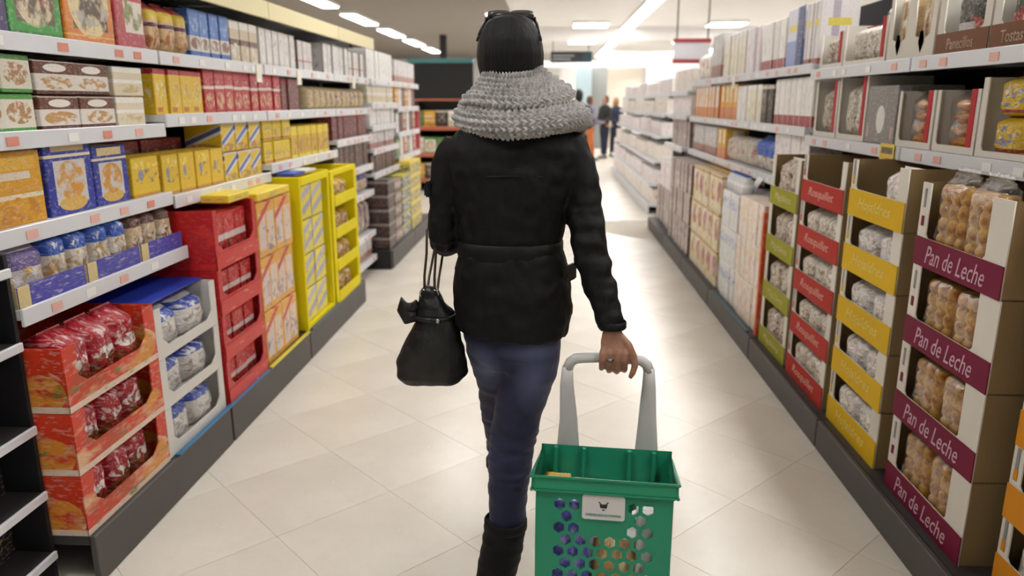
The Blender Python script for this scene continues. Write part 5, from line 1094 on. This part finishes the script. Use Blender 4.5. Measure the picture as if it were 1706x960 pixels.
# distant shoppers
def shopper(x, y, h, rz, hair, top, trou, label, stride=.0, arm=.3, long_hair=False, skin=M_SKIN):
    s = h/1.7; bm = bmesh.new()
    T = lambda pts, n=12: tube(bm, [(p[0]*s, p[1]*s, p[2]*s)+tuple(q*s for q in p[3:]) for p in pts], n)
    T([(0,0,.92,.13,.09), (0,0,1.1,.12,.085), (0,0,1.3,.17,.1), (0,0,1.42,.14,.08), (0,0,1.46,.05,.05), (0,0,1.54,.045,.05)])
    T([(0,-.02,1.47,.03,.03), (0,-.015,1.5,.055,.065), (0,0,1.58,.07,.09), (0,0,1.65,.065,.085), (0,0,1.7,.03,.04)])
    B = lambda c, r: ball(bm, tuple(v*s for v in c), tuple(v*s for v in r), 8)
    B((0,-.1,1.57), (.012,.018,.02))
    for q in (-1, 1):
        T([(q*.17,0,1.38,.055), (q*.2,0,1.2,.045), (q*.21,-.02,1.1,.04), (q*.18,-.02-arm*.5,1.02,.036), (q*.15,-.02-arm,1.03,.028)])
        B((q*.15,-.05-arm,1.03), (.03,.045,.02))
        for f in range(4): T([(q*.15-.027+.018*f, -.08-arm, 1.03, .008), (q*.15-.027+.018*f, -.125-arm, 1.015, .007)], 6)
        T([(q*.15-q*.03, -.05-arm, 1.04, .01), (q*.15-q*.055, -.085-arm, 1.035, .008)], 6)
        T([(q*.085,0,.95,.085), (q*.09,-q*stride*.3,.7,.07), (q*.09,-q*stride*.6,.5,.055), (q*.09,-q*stride,.1,.04)])
        T([(q*.09,.06-q*stride,.05,.04,.04), (q*.09,-.06-q*stride,.045,.045,.035), (q*.09,-.16-q*stride,.03,.03,.02)])
    p = link('person', mesh_from(fuse(bm, .012*s, 3), 'person', skin, True), None, (x, y, 0), rz); tag(p, label, 'person', 'distant shoppers')
    def wear(name, parts, m, vox=.015, hollow=True):
        nonlocal bm
        bm = bmesh.new()
        for pts in parts: T(pts)
        link(name, mesh_from(fuse(bm, vox*s, 3), name, m, True), p)
    wear('jacket', [[(0,0,.84,.165,.125), (0,0,1.1,.155,.115), (0,0,1.3,.2,.125), (0,0,1.42,.16,.1), (0,0,1.47,.075,.075)]]+[[(q*.15,0,1.4,.07), (q*.21,0,1.2,.065), (q*.22,-.02,1.1,.06), (q*.18,-.02-arm*.5,1.02,.055), (q*.155,-arm*.95,1.03,.045)] for q in (-1, 1)], top)
    wear('trousers', [[(0,0,.98,.15,.11), (0,0,.85,.15,.12), (0,0,.76,.1,.09)]]+[[(q*.08,0,.86,.1), (q*.09,-q*stride*.3,.7,.088), (q*.09,-q*stride*.6,.5,.075), (q*.09,-q*stride*.95,.12,.062)] for q in (-1, 1)], trou)
    hb_ = [[(0,.03,1.5,.065,.06), (0,.03,1.58,.082,.09), (0,.02,1.66,.078,.09), (0,.01,1.72,.04,.05)]]
    if long_hair: hb_.append([(0,.07,1.36,.06,.03), (0,.07,1.5,.08,.05), (0,.04,1.6,.085,.08)])
    wear('hair', hb_, hair, .012)
    for q in (-1, 1):
        bm = bmesh.new(); T([(q*.09,.08-q*stride,.05,.045,.045), (q*.09,-.04-q*stride,.05,.055,.048), (q*.09,-.17-q*stride,.03,.04,.028)]); link('shoe', mesh_from(bm, 'shoe', mat('shoe_grey', '#6a645e', .6), True), p)
H1, H2, H3 = mat('hair_black', '#141110', .5), mat('hair_brown', '#4a3020', .5), mat('hair_blond', '#a5804a', .5)
C1, C2, C3, C4 = mat('coat_lilac', '#6f6a7c', .8, vary=.1), mat('coat_navy', '#23253a', .8, vary=.1), mat('coat_grey', '#5c5e62', .8, vary=.1), mat('coat_black', '#1c1b1d', .8, vary=.1)
T1, T2, T3 = mat('trouser_rust', '#b4622e', .8, vary=.1), mat('trouser_navy', '#171b33', .8, vary=.1), mat('trouser_grey', '#54555c', .8, vary=.1)
shopper(.50, 14.5, 1.66, PI*.95, H1, C4, T2, 'dark-haired person half hidden behind scarf of the foreground person', .1)
shopper(.95, 19.2, 1.58, PI*.6, H2, C1, T1, 'distant person in lilac grey coat and rust trousers', .12)
shopper(1.38, 20.2, 1.6, -PI*.3, H2, C4, T2, 'distant person in black coat and navy trousers among shoppers', .05, .35)
shopper(1.72, 20.8, 1.56, PI*.2, H3, C2, T2, 'distant blond person in navy coat among shoppers', .05, .35, True)
shopper(2.15, 21.2, 1.58, PI*.4, H1, C3, T3, 'distant dark-haired person in grey coat rightmost of shoppers', .08)
